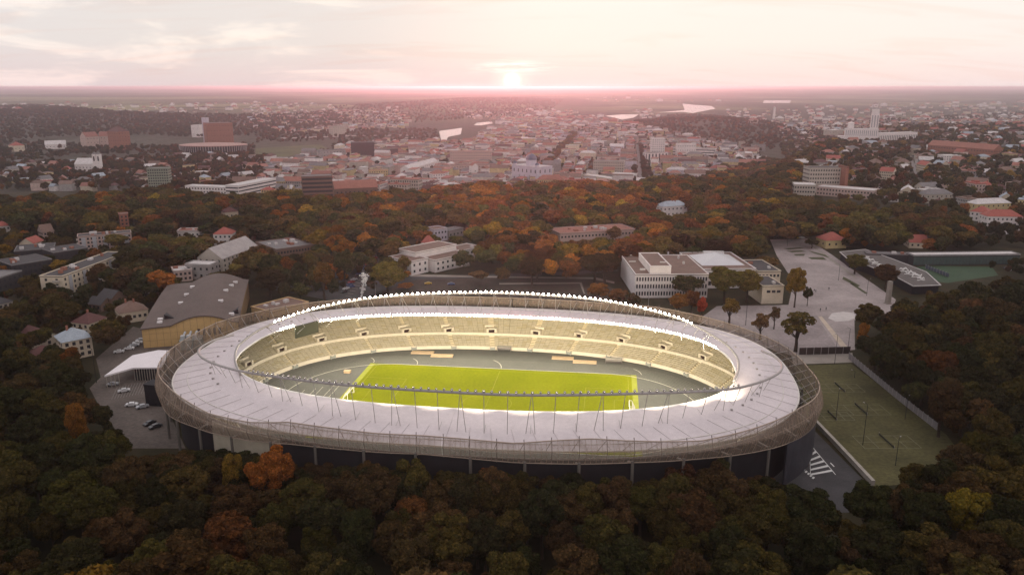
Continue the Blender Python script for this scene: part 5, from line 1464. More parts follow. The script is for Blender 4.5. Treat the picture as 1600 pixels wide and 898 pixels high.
# far villages and suburbs out on the plain, too small to tell apart
vr = random.Random(5)
for poly, n in (([(-20, 165), (120, 162), (120, 172), (-20, 176)], 30), ([(100, 166), (420, 160), (620, 168), (640, 182), (430, 178), (210, 176)], 150), ([(860, 190), (1010, 172), (1050, 180), (900, 200)], 160), ([(1130, 172), (1600, 158), (1600, 200), (1230, 200), (1150, 190)], 340), ([(700, 172), (900, 172), (930, 190), (760, 195)], 170), ([(900, 152), (1140, 156), (1100, 162), (930, 160)], 20)):
    x0, x1 = min(p[0] for p in poly), max(p[0] for p in poly); y0, y1 = min(p[1] for p in poly), max(p[1] for p in poly); c = 0; tr = 0
    while c < n and tr < n * 8:
        tr += 1; px, py = vr.uniform(x0, x1), vr.uniform(y0, y1)
        if not inpoly([px], [py], poly)[0] or any(inpoly([px], [py], q)[0] for q in RIVERS): continue
        c += 1; P = hit(px, py); s_ = vr.choice((1, 1, 1.4, 2.2)) * max(1.0, P[1] / 5000); L, D, h = 14 * s_, 11 * s_, 7 * max(1, s_ * .8); rz = vr.uniform(0, 3)
        ca, sa = math.cos(rz), math.sin(rz); sub = MB(); sub.box(-L / 2, L / 2, -D / 2, D / 2, -8, h); nw = 6; sub.hip(-L / 2, L / 2, -D / 2, D / 2, h, D * .35, 0, .4)
        k = len(mass.v); mass.v.extend([(P[0] + a * ca - b * sa, P[1] + a * sa + b * ca, P[2] + c_) for a, b, c_ in sub.v])
        wc = WALLC[vr.choice(('white', 'cream', 'pink', 'stone', 'white'))]; rc = ROOFC[vr.choice(('rust', 'grey', 'maroon', 'pale', 'red'))]
        for q, f in enumerate(sub.f): mass.f.append(tuple(k + a for a in f)); mass.m.append(0); mass_col.append(tuple(wc if q < nw else rc) + (1,))
order_labels(CITYL)
cm = mass.mesh('city_houses', attr_mat('city_walls'))
at_ = cm.attributes.new('col', 'FLOAT_COLOR', 'FACE'); at_.data.foreach_set('color', np.array(mass_col, np.float32).ravel())
cobj = link('city_houses', cm, kind='stuff')
FARR = np.array(FOOT + occupied)

# ================================================================== TREES
M_LEAF = leaf_mat('leaves', False)
M_LEAFI = leaf_mat('leaves_of_woodland', True)
M_BARK = mat('bark', (.045, .032, .022), .95, .25, 2.0)

def crown_arrays(seed, nleaf, leaf, nl, rx=5.6, rz=6.6, zc=12.6, lump=2.6, open_=0.0):
    g = np.random.default_rng(seed)
    L = []
    for i in range(nl):
        for _ in range(30):
            d = g.normal(size=3); d /= np.linalg.norm(d); rr = g.random() ** .45
            p = np.array([d[0] * rx * .74 * rr, d[1] * rx * .74 * rr, zc + d[2] * rz * .74 * rr])
            r = lump * g.uniform(.65, 1.2) * (1.0 - .25 * max(0, (p[2] - zc) / rz))
            if all(np.linalg.norm(p - q) > .55 * max(r, s) for q, s in L): break
        L.append((p, r))
    C = np.array([p for p, r in L]); Rr = np.array([r for p, r in L])
    n = int(nleaf * 1.9); pr = Rr ** 2 / np.sum(Rr ** 2)
    idx = g.choice(len(L), n, p=pr); D = g.normal(size=(n, 3)); D /= np.linalg.norm(D, axis=1)[:, None]
    D[:, 2] = np.where((D[:, 2] < -.35) & (g.random(n) < .6), -D[:, 2], D[:, 2])
    P = C[idx] + D * (Rr[idx] * g.uniform(.82, 1.08, n))[:, None]
    dist = np.linalg.norm(P[:, None, :] - C[None], axis=2) / Rr[None]
    dist[np.arange(n), idx] = 9
    keep = dist.min(1) > .78
    P, D = P[keep][:nleaf], D[keep][:nleaf]; n = len(P)
    N = D + g.normal(size=(n, 3)) * .55; N /= np.linalg.norm(N, axis=1)[:, None]
    T = np.cross(N, g.normal(size=(n, 3))); T /= np.linalg.norm(T, axis=1)[:, None] + 1e-9; B = np.cross(N, T)
    s = leaf * g.uniform(.55, 1.25, n)[:, None]
    V = np.stack([P + T * s, P + B * s * .8, P - T * s, P - B * s * .8], 1).reshape(-1, 3)
    # dense inner foliage
    ico = []; 
    t = (1 + 5 ** .5) / 2
    iv = np.array([(-1, t, 0), (1, t, 0), (-1, -t, 0), (1, -t, 0), (0, -1, t), (0, 1, t), (0, -1, -t), (0, 1, -t), (t, 0, -1), (t, 0, 1), (-t, 0, -1), (-t, 0, 1)]) / math.sqrt(1 + t * t)
    fi = [(0, 11, 5), (0, 5, 1), (0, 1, 7), (0, 7, 10), (0, 10, 11), (1, 5, 9), (5, 11, 4), (11, 10, 2), (10, 7, 6), (7, 1, 8), (3, 9, 4), (3, 4, 2), (3, 2, 6), (3, 6, 8), (3, 8, 9), (4, 9, 5), (2, 4, 11), (6, 2, 10), (8, 6, 7), (9, 8, 1)]
    core_v, core_f = [], []
    k = len(V)
    if open_ < .5:
        for p, r in L:
            core_v.append(p + iv * r * (.80 - open_)); core_f += [tuple(a + k for a in f) for f in fi]; k += 12
    return V, n, core_v, core_f, L
def crown_mesh(name, m, **kw):
    V, n, cv, cf, L = crown_arrays(**kw)
    vs = np.concatenate([V] + cv) if cv else V
    faces = [tuple(range(4 * i, 4 * i + 4)) for i in range(n)] + cf
    me = bpy.data.meshes.new(name); me.from_pydata([tuple(v) for v in vs.tolist()], [], faces); me.materials.append(m); me.update()
    return me, L
def trunk_mesh(seed, L, h=9.0, r=.42):
    g = random.Random(seed); mb = MB()
    mb.tube([(0, 0, -1.0), (0, 0, .5), (g.uniform(-.2, .2), g.uniform(-.2, .2), h * .5), (g.uniform(-.3, .3), g.uniform(-.3, .3), h), (0, 0, h + 4)], [r * 1.5, r * 1.1, r * .9, r * .7, .1], 7)
    for p, rr in L[:7]:
        a = h * g.uniform(.55, .95); mb.tube([(0, 0, a), (p[0] * .5, p[1] * .5, a + (p[2] - a) * .4), tuple(p)], [r * .5, r * .33, .06], 5)
    return mb.mesh('trunk', M_BARK)
NEAR = []
for i in range(9):
    kw = [dict(rx=6.2, rz=7.0, zc=12.4, lump=1.75, nl=40), dict(rx=5.3, rz=7.8, zc=12.0, lump=1.65, nl=40), dict(rx=6.8, rz=6.2, zc=12.8, lump=1.7, nl=42)][i % 3]
    me, L = crown_mesh('crown', M_LEAF, seed=40 + i, nleaf=6800, leaf=.33, **kw)
    NEAR.append((me, trunk_mesh(i, L)))
SPREAD = crown_mesh('crown', M_LEAF, seed=77, nleaf=2600, leaf=.42, rx=6.6, rz=6.4, zc=12.4, lump=1.75, nl=20, open_=.6)
SPREAD = (SPREAD[0], trunk_mesh(77, [(p, r) for p, r in SPREAD[1]] , 8.0, .55))
# woodland variants in an unlinked collection
VC = bpy.data.collections.new('woodland_variants')
for i in range(8):
    kw = [dict(rx=5.8, rz=6.4, zc=12.8, lump=2.2, nl=22), dict(rx=5.0, rz=7.4, zc=12.2, lump=2.0, nl=22), dict(rx=6.4, rz=5.6, zc=13.2, lump=2.1, nl=23)][i % 3]
    me, L = crown_mesh('crown', M_LEAFI, seed=140 + i, nleaf=1500, leaf=.62, **kw)
    VC.objects.link(bpy.data.objects.new(f'woodland_tree_{i}', me))
FC = bpy.data.collections.new('far_woodland_variants')
for i in range(4):
    me, L = crown_mesh('crown', M_LEAFI, seed=240 + i, nleaf=420, leaf=1.15, rx=5.8, rz=6.0, zc=11.5, lump=2.8, nl=11)
    FC.objects.link(bpy.data.objects.new(f'far_woodland_tree_{i}', me))

DG, OL, BR, OR, RU, YE, RD = (.034, .034, .013), (.066, .052, .015), (.070, .043, .018), (.165, .068, .015), (.115, .046, .016), (.165, .108, .018), (.26, .050, .022)
NAMES = {DG: 'dark green', OL: 'olive green', BR: 'brown', OR: 'orange', RU: 'rust coloured', YE: 'yellow', RD: 'red'}
trnd = random.Random(21)
def pick(wts):
    u = trnd.random() * sum(w_ for _, w_ in wts)
    for c, w_ in wts:
        u -= w_
        if u <= 0: return c
    return wts[-1][0]
def jit(c, a=.22):
    f = trnd.uniform(1 - a, 1 + a); return tuple(x * f * trnd.uniform(.92, 1.08) for x in c) + (1.0,)
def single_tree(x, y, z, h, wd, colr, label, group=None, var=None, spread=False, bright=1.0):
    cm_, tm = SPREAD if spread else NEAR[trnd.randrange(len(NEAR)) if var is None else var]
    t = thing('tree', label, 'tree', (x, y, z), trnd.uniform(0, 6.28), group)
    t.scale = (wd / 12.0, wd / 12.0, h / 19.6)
    c = link('crown', cm_, t); c.color = jit(tuple(x * bright for x in colr), .25)  # bright puts a regional light level into the leaf colour
    link('trunk', tm, t)
    return t
P_A = [(-240, 560), (40, 548), (90, 572), (140, 618), (170, 645), (215, 668), (250, 690), (330, 698), (420, 708), (500, 715), (600, 718), (700, 728), (800, 728), (900, 730), (1000, 728), (1060, 722), (1130, 728), (1230, 752), (1330, 778), (1400, 765), (1470, 728), (1520, 712), (1880, 705), (1880, 1010), (-240, 1010)]
P_B = [(1338, 512), (1385, 492), (1450, 460), (1520, 446), (1880, 430), (1880, 725), (1500, 712), (1484, 698), (1448, 655), (1400, 612), (1348, 565)]
P_C = [(-240, 318), (100, 308), (250, 297), (400, 306), (520, 303), (640, 297), (760, 291), (850, 288), (1000, 288), (1080, 272), (1150, 252), (1195, 232), (1245, 212), (1292, 225), (1255, 262), (1240, 302), (1300, 318), (1400, 322), (1500, 340), (1520, 368), (1460, 388), (1300, 372), (1200, 378), (1205, 402), (1000, 398), (960, 420), (880, 425), (640, 420), (620, 400), (560, 388), (500, 398), (430, 440), (300, 450), (225, 470), (210, 420), (120, 350), (-240, 350)]
P_D = [(-240, 345), (130, 345), (240, 400), (300, 440), (330, 452), (230, 512), (205, 520), (150, 565), (140, 610), (90, 575), (40, 550), (-240, 560)]
P_E = [(425, 400), (640, 395), (640, 425), (560, 440), (470, 465), (430, 450)]
P_F = [(1215, 196), (1800, 190), (1800, 362), (1500, 345), (1440, 330), (1370, 320), (1300, 305), (1235, 285)]
REG = [('A', P_A, 1.0, 'in the wood in front of the stadium', [(DG, 4.2), (OL, 3.4), (BR, 2.2), (RU, .22), (YE, .12)]),
       ('B', P_B, 1.0, 'in the wood right of the sports field', [(DG, 5), (OL, 3), (BR, 1.6), (RU, .15), (YE, .15)]),
       ('D', P_D, .86, 'in the gardens left of the sports hall', [(DG, 4), (OL, 2.4), (BR, 2.0), (OR, .3), (YE, .2)]),
       ('E', P_E, .95, 'around the car park behind the stadium', [(DG, 3), (OL, 3), (BR, 2), (OR, 1.2)]),
       ('C', P_C, 1.0, 'in the park behind the stadium', None),
       ('F', P_F, .52, 'among houses on the right hill', [(DG, 5), (OL, 2.5), (BR, 2.2), (RU, .8), (YE, .3)])]
VIEWS += [([(243, 580), (262, 540), (313, 510), (372, 492), (420, 476), (480, 466), (560, 455), (740, 445), (930, 456), (1060, 482), (1180, 515), (1258, 555), (1277, 610), (1274, 660), (1258, 690), (1190, 718), (1140, 708), (1100, 706), (1040, 722), (900, 728), (870, 730), (760, 724), (700, 724), (600, 712), (480, 706), (430, 702), (350, 706), (300, 690), (255, 660)], 420),
          ([(1240, 686), (1266, 660), (1345, 745), (1305, 752), (1240, 742)], 260), ([(1250, 572), (1330, 562), (1400, 615), (1472, 668), (1462, 690), (1420, 715), (1372, 738), (1265, 655)], 400),
          ([(1210, 376), (1258, 376), (1300, 400), (1330, 425), (1392, 468), (1385, 492), (1332, 502), (1330, 548), (1250, 552), (1180, 522), (1225, 490), (1236, 440), (1218, 402)], 620),
          ([(642, 383), (780, 380), (790, 414), (735, 420), (690, 428), (643, 430)], 470), ([(222, 512), (330, 450), (405, 438), (485, 455), (480, 480), (370, 505), (365, 535), (225, 548)], 390),
          ([(155, 592), (180, 545), (222, 525), (266, 545), (262, 600), (245, 645), (205, 640)], 330), ([(560, 470), (600, 445), (640, 432), (930, 433), (965, 452), (960, 468), (740, 462)], 440),
          ([(535, 455), (560, 420), (580, 412), (570, 440)], 460), ([(1300, 388), (1352, 386), (1430, 392), (1596, 388), (1596, 412), (1545, 418), (1545, 432), (1480, 440), (1470, 450), (1425, 450), (1330, 410)], 520),
          ([(1380, 432), (1395, 432), (1395, 476), (1380, 476)], 400), ([(1200, 440), (1226, 445), (1226, 480), (1188, 480)], 420), ([(1565, 352), (1610, 352), (1610, 372), (1565, 366)], 600),
          ([(192, 690), (190, 640), (215, 625), (245, 640), (262, 680), (240, 690)], 260)]
SPEC = [  # base px, top y, width px, colour, label, spreading
    ((427, 806), 690, 72, (.25, .080, .018), 'bright orange tree standing against the front left screen of the stadium', 0),
    ((368, 800), 700, 44, YE, 'yellow green tree just left of the bright orange tree', 0),
    ((645, 815), 712, 70, (.085, .062, .016), 'tall round olive tree rising against the middle of the stadium front', 0),
    ((770, 830), 722, 62, BR, 'wide brown tree in front of the middle of the stadium', 0),
    ((1060, 800), 722, 66, (.05, .022, .014), 'dark reddish tree before the right end of the stadium front', 0),
    ((1122, 792), 714, 56, DG, 'dark tree covering the columns at the right of the stadium front', 0),
    ((127, 716), 622, 40, OR, 'small bright orange tree at the edge of the left wood', 0),
    ((1243, 549), 484, 60, OL, 'broad spreading tree with a bare trunk at the near end of the plaza', 1),
    ((1096, 500), 462, 21, RD, 'small bright red tree behind the stadium screen', 0),
    ((1139, 507), 464, 38, (.12, .075, .02), 'thin brown and yellow tree right of the bright red tree', 1),
    ((1187, 532), 487, 34, (.13, .075, .03), 'pale brown tree beside the stadium screen near the plaza', 1),
    ((1209, 514), 477, 22, BR, 'small dark leafless looking tree near the cream pavilion', 1),
    ((1241, 480), 413, 34, (.13, .095, .02), 'tall narrow yellowing tree on the plaza beside the pavilion', 0),
    ((1261, 478), 446, 16, DG, 'small dark shrub like tree at the foot of the tall narrow tree', 0),
    ((1073, 472), 425, 54, DG, 'wide dark green tree before the institute windows', 0),
    ((1131, 474), 412, 62, OL, 'biggest green tree before the middle of the institute', 0),
    ((1166, 472), 418, 48, (.105, .082, .02), 'yellow green tree left of the cream pavilion', 0),
    ((1060, 493), 457, 36, OR, 'orange tree behind the stadium rim left of the red tree', 0),
    ((1080, 492), 450, 30, RU, 'rust coloured tree between the orange and the red tree', 0),
    ((934, 474), 440, 42, OR, 'orange tree at the end of the bare field behind the rim', 0),
    ((966, 480), 449, 36, RU, 'rust tree in front of the institute end wall', 0),
    ((988, 486), 456, 30, BR, 'brown tree in front of the institute corner', 0),
    ((1346, 548), 500, 22, OR, 'orange tree at the corner of the pale field fence', 0),
    ((1352, 524), 470, 44, OL, 'green tree at the plaza edge above the field fence', 0),
    ((606, 464), 405, 64, (.10, .078, .016), 'big yellow olive tree behind the steam plume', 0),
    ((507, 472), 406, 44, (.12, .065, .018), 'open orange brown tree beside the car park', 1),
    ((470, 470), 404, 38, DG, 'dark green tree left of the open orange brown tree', 0),
    ((540, 452), 384, 36, DG, 'tall dark tree between the car park and the wood', 0),
    ((1335, 428), 395, 38, OL, 'olive tree hanging over the end of the sunken pavilion', 0),
    ((1383, 452), 410, 40, BR, 'brown tree beside the stone pillar', 0),
    ((1268, 388), 372, 22, DG, 'small green tree at the top of the plaza', 0),
    ((635, 452), 446, 30, OR, 'low orange bush tree behind the rim below the white villa', 0),
]
FARR = np.array(FOOT + occupied)
for (bx, by), ty, wpx, colr, lab, spr in SPEC:
    P = at(bx, by, 0); d = P[1]
    d0 = ray(bx, ty); h = CAMH + d0[2] * (d / d0[1])
    wd = wpx * (d * CP + (CAMH - 10) * SP) / F
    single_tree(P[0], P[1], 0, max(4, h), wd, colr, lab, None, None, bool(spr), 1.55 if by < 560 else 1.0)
    VIEWS_SKIP = None
    occupied.append((P[0], P[1], wd * .33))
FARR = np.array(FOOT + occupied)
SPECV = [([(bx - w_ * .4, ty + 2), (bx + w_ * .4, ty + 2), (bx + w_ * .4, ty + (by - ty) * .55), (bx - w_ * .4, ty + (by - ty) * .55)], at(bx, by, 0)[1] - 1) for (bx, by), ty, w_, c, l, s_ in SPEC]
def blocked(x, y, z, h, wd):
    pts = proj(np.array([(x, y, z + h * .64), (x, y, z + h * .98), (x - wd * .5, y, z + h * .62), (x + wd * .5, y, z + h * .62), (x - wd * .36, y, z + h * .85), (x + wd * .36, y, z + h * .85), (x - wd * .3, y, z + h * .4), (x + wd * .3, y, z + h * .4)]))
    for poly, dist in VIEWS + SPECV:
        if y < dist and inpoly(pts[:, 0], pts[:, 1], poly).any(): return True
    return False
cands = []
seen_cell = {}
for rn, poly, dens, words, wts in REG:
    sp = {'A': 9.4, 'B': 10.0, 'C': 14.0, 'D': 9.4, 'E': 10.0, 'F': 13.0}[rn]
    ylim = {'A': (92, 345), 'B': (150, 420), 'C': (330, 1500), 'D': (200, 720), 'E': (340, 560), 'F': (500, 2300)}[rn]
    y = ylim[0]
    row = 0
    while y < ylim[1]:
        xm = y * .92 + 70
        x = -xm + (row % 2) * sp * .5
        while x < xm:
            X, Y = x + trnd.uniform(-.34, .34) * sp, y + trnd.uniform(-.34, .34) * sp
            x += sp
            z = float(terrain(X, Y)); h = trnd.uniform(13.0, 21.5) if rn in 'AB' else trnd.uniform(14, 21) if rn == 'C' else trnd.uniform(9, 17)
            wd = h * trnd.uniform(.56, .74) * (trnd.uniform(1.15, 1.85) if rn == 'C' else trnd.uniform(.88, 1.28) if rn in 'AB' else trnd.uniform(.9, 1.3))
            p = proj((X, Y, z + h * .62))[0]
            if not (-230 < p[0] < 1860): continue
            if trnd.random() > dens: continue
            if not inpoly([p[0]], [p[1]], poly)[0]: continue
            if np.any((FARR[:, 0] - X) ** 2 + (FARR[:, 1] - Y) ** 2 < (FARR[:, 2] + wd * .22) ** 2): continue
            q = proj((X, Y, z))[0]
            if any(inpoly([q[0]], [q[1]], g_)[0] for g_ in (HILLST,)): continue
            if blocked(X, Y, z, h, wd):
                if rn in 'Z': continue
                ok_ = False
                for f_ in (.93, .86, .79, .72, .64):
                    if not blocked(X, Y, z, h * f_, wd * (.5 + .5 * f_)):
                        h *= f_; wd *= .5 + .5 * f_; ok_ = True; break
                if not ok_: continue
            lx, ly, _ = LOC((X, Y, 0))
            if (abs(lx) / (131 if rn == 'A' else 116.5)) ** 2.5 + (abs(ly) / (91 if rn == 'A' else 77.5)) ** 2.5 < 1: continue
            w_ = wts
            if w_ is None:      # autumn orange towards the park's middle, deepened to paint the sun's red glow
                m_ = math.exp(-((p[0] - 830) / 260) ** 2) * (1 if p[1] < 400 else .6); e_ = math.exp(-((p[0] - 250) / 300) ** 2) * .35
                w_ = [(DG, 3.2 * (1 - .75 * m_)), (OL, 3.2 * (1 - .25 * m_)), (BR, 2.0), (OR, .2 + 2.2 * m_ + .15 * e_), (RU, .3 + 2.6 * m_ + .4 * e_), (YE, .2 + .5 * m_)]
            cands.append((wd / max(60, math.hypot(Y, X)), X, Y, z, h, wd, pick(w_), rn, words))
        y += sp * .87; row += 1
def front_row():
    lx = [150, 230, 330, 430, 480, 560, 640, 700, 800, 870, 1000, 1060, 1120, 1200, 1235]
    ly = [660, 694, 702, 704, 718, 718, 716, 731, 725, 735, 733, 724, 718, 738, 752]
    for off, n in ((4.5, 34), (11.5, 30)):
        th = even(400, 113.4 + off, 74.6 + off, 2.5); P = SE(113.4 + off, 74.6 + off, 2.5, th); sel_ = [p for p in P if -math.pi + .42 < math.atan2(p[1], p[0]) < -.50]
        for i in range(n):
            p = sel_[int((i + .5 + trnd.uniform(-.3, .3)) / n * len(sel_)) % len(sel_)]; w_ = W(p[0], p[1]); px = proj(w_)[0][0]
            ty = float(np.interp(px, lx, ly)) + trnd.uniform(-3, 13) + (10 if off > 6 else 0)
            d0 = ray(px, ty); h = CAMH + d0[2] * (w_[1] / d0[1])
            if h < 7 or h > 25: continue
            if off < 6 and np.any((FARR[:, 0] - w_[0]) ** 2 + (FARR[:, 1] - w_[1]) ** 2 < (FARR[:, 2] + 1.5) ** 2): continue
            wd = trnd.uniform(9.5, 13.5)
            cands.append((1.0 + i * 1e-4, w_[0], w_[1], 0.0, h, wd, pick([(DG, 3), (OL, 3.4), (BR, 2.4), (RU, .3)]), 'A', 'in the wood in front of the stadium'))
front_row()
cands.sort(key=lambda c: -c[0])
NSINGLE = 300 - len(SPEC) - 4
TREEL = []
wood = []
ni = 0
for i, (sz, X, Y, z, h, wd, colr, rn, words) in enumerate(cands):
    pc_ = proj((X, Y, z + h * .62))[0]
    if ni < NSINGLE and -30 < pc_[0] < 1630 and pc_[1] < 925:
        ni += 1
        size = 'tall' if h > 18.5 else 'mid-height' if h > 14 else 'small'
        cy = proj((X, Y, z + h * .62))[0][1]
        if rn == 'A': row_ = 'stadium side row' if cy < 765 else 'second row' if cy < 800 else 'middle row' if cy < 840 else 'lower row' if cy < 885 else 'bottom edge'
        elif rn == 'B': row_ = 'far end' if cy < 500 else 'upper part' if cy < 570 else 'middle' if cy < 640 else 'near end'
        else: row_ = 'among houses'
        wood_ = {'A': 'front wood', 'B': 'right wood', 'D': 'left gardens'}.get(rn, 'park')
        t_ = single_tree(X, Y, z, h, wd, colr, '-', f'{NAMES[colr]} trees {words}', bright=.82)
        cxp = proj((X, Y, z))[0][0]; part_ = '' if rn != 'A' else ', left part' if cxp < 533 else ', middle part' if cxp < 1066 else ', right part'
        TREEL.append((t_, f'{size} {NAMES[colr].replace(" green", "") if "olive" in NAMES[colr] else NAMES[colr]} {wood_} tree, {row_}{part_}'))
    else:
        wood.append((X, Y, z, wd / 12.0, h / 19.6, jit(tuple(c_ * (1.7 + (.6 * math.exp(-((proj((X, Y, z))[0][0] - 830) / 260) ** 2) if rn == 'C' else 0) if rn in 'CEF' else 1.1) for c_ in colr), .35), trnd.uniform(0, 6.28)))  # woodland leaf colour raised in place of flare glow, most at park middle
order_labels(TREEL)
# trees between the city houses, along the streets and in the left quarter
def scatter(poly, n, hr, wts, out, maxy=9000, free=False):
    pts = np.array([hit(*p) for p in poly]); x0, y0 = pts[:, 0].min(), pts[:, 1].min(); x1, y1 = pts[:, 0].max(), min(pts[:, 1].max(), maxy); c = tr = 0
    while c < n and tr < n * 14:
        tr += 1; X, Y = trnd.uniform(x0, x1), trnd.uniform(y0, y1); z = float(terrain(X, Y)); q = proj((X, Y, z))[0]
        if not inpoly([q[0]], [q[1]], poly)[0]: continue
        if any(inpoly([q[0]], [q[1]], g_)[0] for g_ in [AVENUE, HILLST, MEADOW] + RIVERS): continue
        if np.any((FARR[:, 0] - X) ** 2 + (FARR[:, 1] - Y) ** 2 < (FARR[:, 2] + 2) ** 2): continue
        h = trnd.uniform(*hr); wd = h * trnd.uniform(.6, .8)
        if not free and blocked(X, Y, z, h, wd): continue
        c += 1; out.append((X, Y, z, wd / 12.0, h / 19.6, jit(pick(wts)), trnd.uniform(0, 6.28)))
CW = [(DG, 3), (OL, 2.5), (BR, 2.5), (OR, .7), (RU, 1.0)]
scatter(CITY_POLYS[0][0], 2600, (6, 13), CW, wood)
scatter(CITY_POLYS[1][0], 1700, (9, 17), CW, wood)
scatter(CITY_POLYS[2][0], 1700, (8, 16), [(DG, 4), (OL, 2.5), (BR, 2.5), (OR, .5), (RU, .8)], wood, 2600)
def rowtrees(a, b, n, h, wts):
    A, B = hit(*a), hit(*b)
    for k in range(n):
        P = A + (B - A) * (k + .5) / n; hh = h * trnd.uniform(.8, 1.15); wood.append((P[0] + trnd.uniform(-1, 1), P[1], float(terrain(P[0], P[1])), hh * .75 / 12, hh / 19.6, jit(pick(wts)), trnd.uniform(0, 6)))
rowtrees((991.5, 290), (990, 226), 60, 14, [(DG, 3), (BR, 2)]); rowtrees((1008, 290), (1000.5, 226), 60, 14, [(DG, 3), (BR, 2)])
for dx in (0, 6): rowtrees((846 + dx, 268), (896 + dx, 212), 70, 15, [(OL, 2), (YE, 1.2), (OR, 1)])
# wooded slopes far off
farw = []
FW = [(DG, 4), (OL, 1.6), (BR, 2.4), (RU, .7)]
scatter([(-20, 168), (60, 166), (210, 178), (300, 180), (420, 182), (520, 176), (560, 196), (470, 204), (440, 216), (380, 214), (310, 216), (210, 214), (140, 214), (0, 222), (-20, 222)], 4200, (12, 18), FW, farw)
scatter([(-20, 222), (140, 228), (270, 232), (400, 228), (400, 244), (260, 244), (120, 244), (-20, 262)], 700, (9, 15), FW, farw)
scatter([(520, 168), (790, 150), (880, 158), (860, 172), (760, 186), (700, 190), (600, 196), (540, 196)], 2200, (12, 18), [(DG, 2), (BR, 3), (RU, 2)], farw, 8000)
scatter([(960, 212), (1000, 196), (1060, 178), (1130, 184), (1200, 192), (1290, 220), (1190, 240), (1080, 222)], 1500, (12, 17), [(DG, 3), (BR, 3), (RU, 1.5), (OR, .6)], farw)
scatter([(1200, 196), (1640, 176), (1640, 206), (1300, 226)], 1200, (11, 16), FW, farw, 7000)
scatter([(880, 204), (1010, 188), (1060, 200), (960, 214)], 300, (10, 15), FW, farw)

scatter([(400, 212), (560, 204), (690, 204), (690, 228), (560, 236), (520, 240), (400, 228)], 620, (9, 14), [(DG, 2), (BR, 3), (OL, 2), (RU, 1)], farw)
scatter([(-20, 176), (110, 172), (120, 168), (-20, 166)], 260, (10, 15), FW, farw)
def gn_scatter(name, data, coll, leafset):
    me = bpy.data.meshes.new(name); n = len(data); A = np.array([(d[0], d[1], d[2]) for d in data], np.float32)
    me.vertices.add(n); me.vertices.foreach_set('co', A.ravel())
    sc = me.attributes.new('tree_scale', 'FLOAT_VECTOR', 'POINT'); sc.data.foreach_set('vector', np.array([(d[3], d[3], d[4]) for d in data], np.float32).ravel())
    ro = me.attributes.new('tree_rot', 'FLOAT_VECTOR', 'POINT'); ro.data.foreach_set('vector', np.array([(0, 0, d[6]) for d in data], np.float32).ravel())
    ti = me.attributes.new('tint', 'FLOAT_COLOR', 'POINT'); ti.data.foreach_set('color', np.array([d[5] for d in data], np.float32).ravel())
    ix = me.attributes.new('pick', 'INT', 'POINT'); ix.data.foreach_set('value', np.array([trnd.randrange(1000) for d in data], np.int32))
    o = link(name, me, kind='stuff')
    ng = bpy.data.node_groups.new(name, 'GeometryNodeTree')
    ng.interface.new_socket('Geometry', in_out='INPUT', socket_type='NodeSocketGeometry'); ng.interface.new_socket('Geometry', in_out='OUTPUT', socket_type='NodeSocketGeometry')
    gi, go = ng.nodes.new('NodeGroupInput'), ng.nodes.new('NodeGroupOutput')
    ip = ng.nodes.new('GeometryNodeInstanceOnPoints'); ci = ng.nodes.new('GeometryNodeCollectionInfo')
    ci.inputs['Collection'].default_value = coll; ci.inputs['Separate Children'].default_value = True; ci.inputs['Reset Children'].default_value = True
    ip.inputs['Pick Instance'].default_value = True
    def na(nm, t):
        a = ng.nodes.new('GeometryNodeInputNamedAttribute'); a.data_type = t; a.inputs['Name'].default_value = nm; return a.outputs['Attribute']
    L = ng.links.new
    m2p = ng.nodes.new('GeometryNodeMeshToPoints')
    L(gi.outputs[0], m2p.inputs['Mesh']); L(m2p.outputs[0], ip.inputs['Points']); L(ci.outputs[0], ip.inputs['Instance'])
    L(na('pick', 'INT'), ip.inputs['Instance Index']); L(na('tree_scale', 'FLOAT_VECTOR'), ip.inputs['Scale'])
    e2r = ng.nodes.new('FunctionNodeEulerToRotation'); L(na('tree_rot', 'FLOAT_VECTOR'), e2r.inputs[0]); L(e2r.outputs[0], ip.inputs['Rotation'])
    L(ip.outputs[0], go.inputs[0])
    md = o.modifiers.new('scatter', 'NODES'); md.node_group = ng
    return o
scatter(P_D, 500, (3, 8), [(DG, 4), (OL, 3), (BR, 2), (RU, .5)], wood)
scatter([(-20, 350), (130, 345), (300, 350), (330, 400), (250, 470), (205, 515), (150, 560), (140, 610), (90, 590), (40, 570), (-20, 570)], 620, (4, 8.5), [(DG, 4), (OL, 3), (BR, 2), (RU, .5)], wood, 900, True)
scatter([(425, 400), (640, 395), (640, 440), (560, 465), (430, 450)], 90, (4, 9), [(DG, 3), (OL, 3), (BR, 2), (OR, 1)], wood)
GW = [(DG, 4), (OL, 3), (BR, 2), (OR, .4)]
scatter([(-30, 500), (60, 525), (92, 560), (135, 590), (150, 632), (90, 600), (-30, 590)], 60, (9, 14), GW, wood, 900, True)
scatter([(1450, 386), (1600, 356), (1640, 392), (1500, 397)], 60, (8, 14), GW, wood, 1200, True)
scatter([(1262, 384), (1300, 380), (1380, 384), (1420, 388), (1400, 393), (1300, 391)], 26, (7, 12), GW, wood, 1200, True)
scatter([(1545, 420), (1640, 412), (1640, 436), (1560, 440)], 20, (6, 10), GW, wood, 1200, True)
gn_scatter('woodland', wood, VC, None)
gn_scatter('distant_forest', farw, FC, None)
print('singles', min(NSINGLE, len(cands)), 'woodland', len(wood), 'far', len(farw), 'city', len(sel))

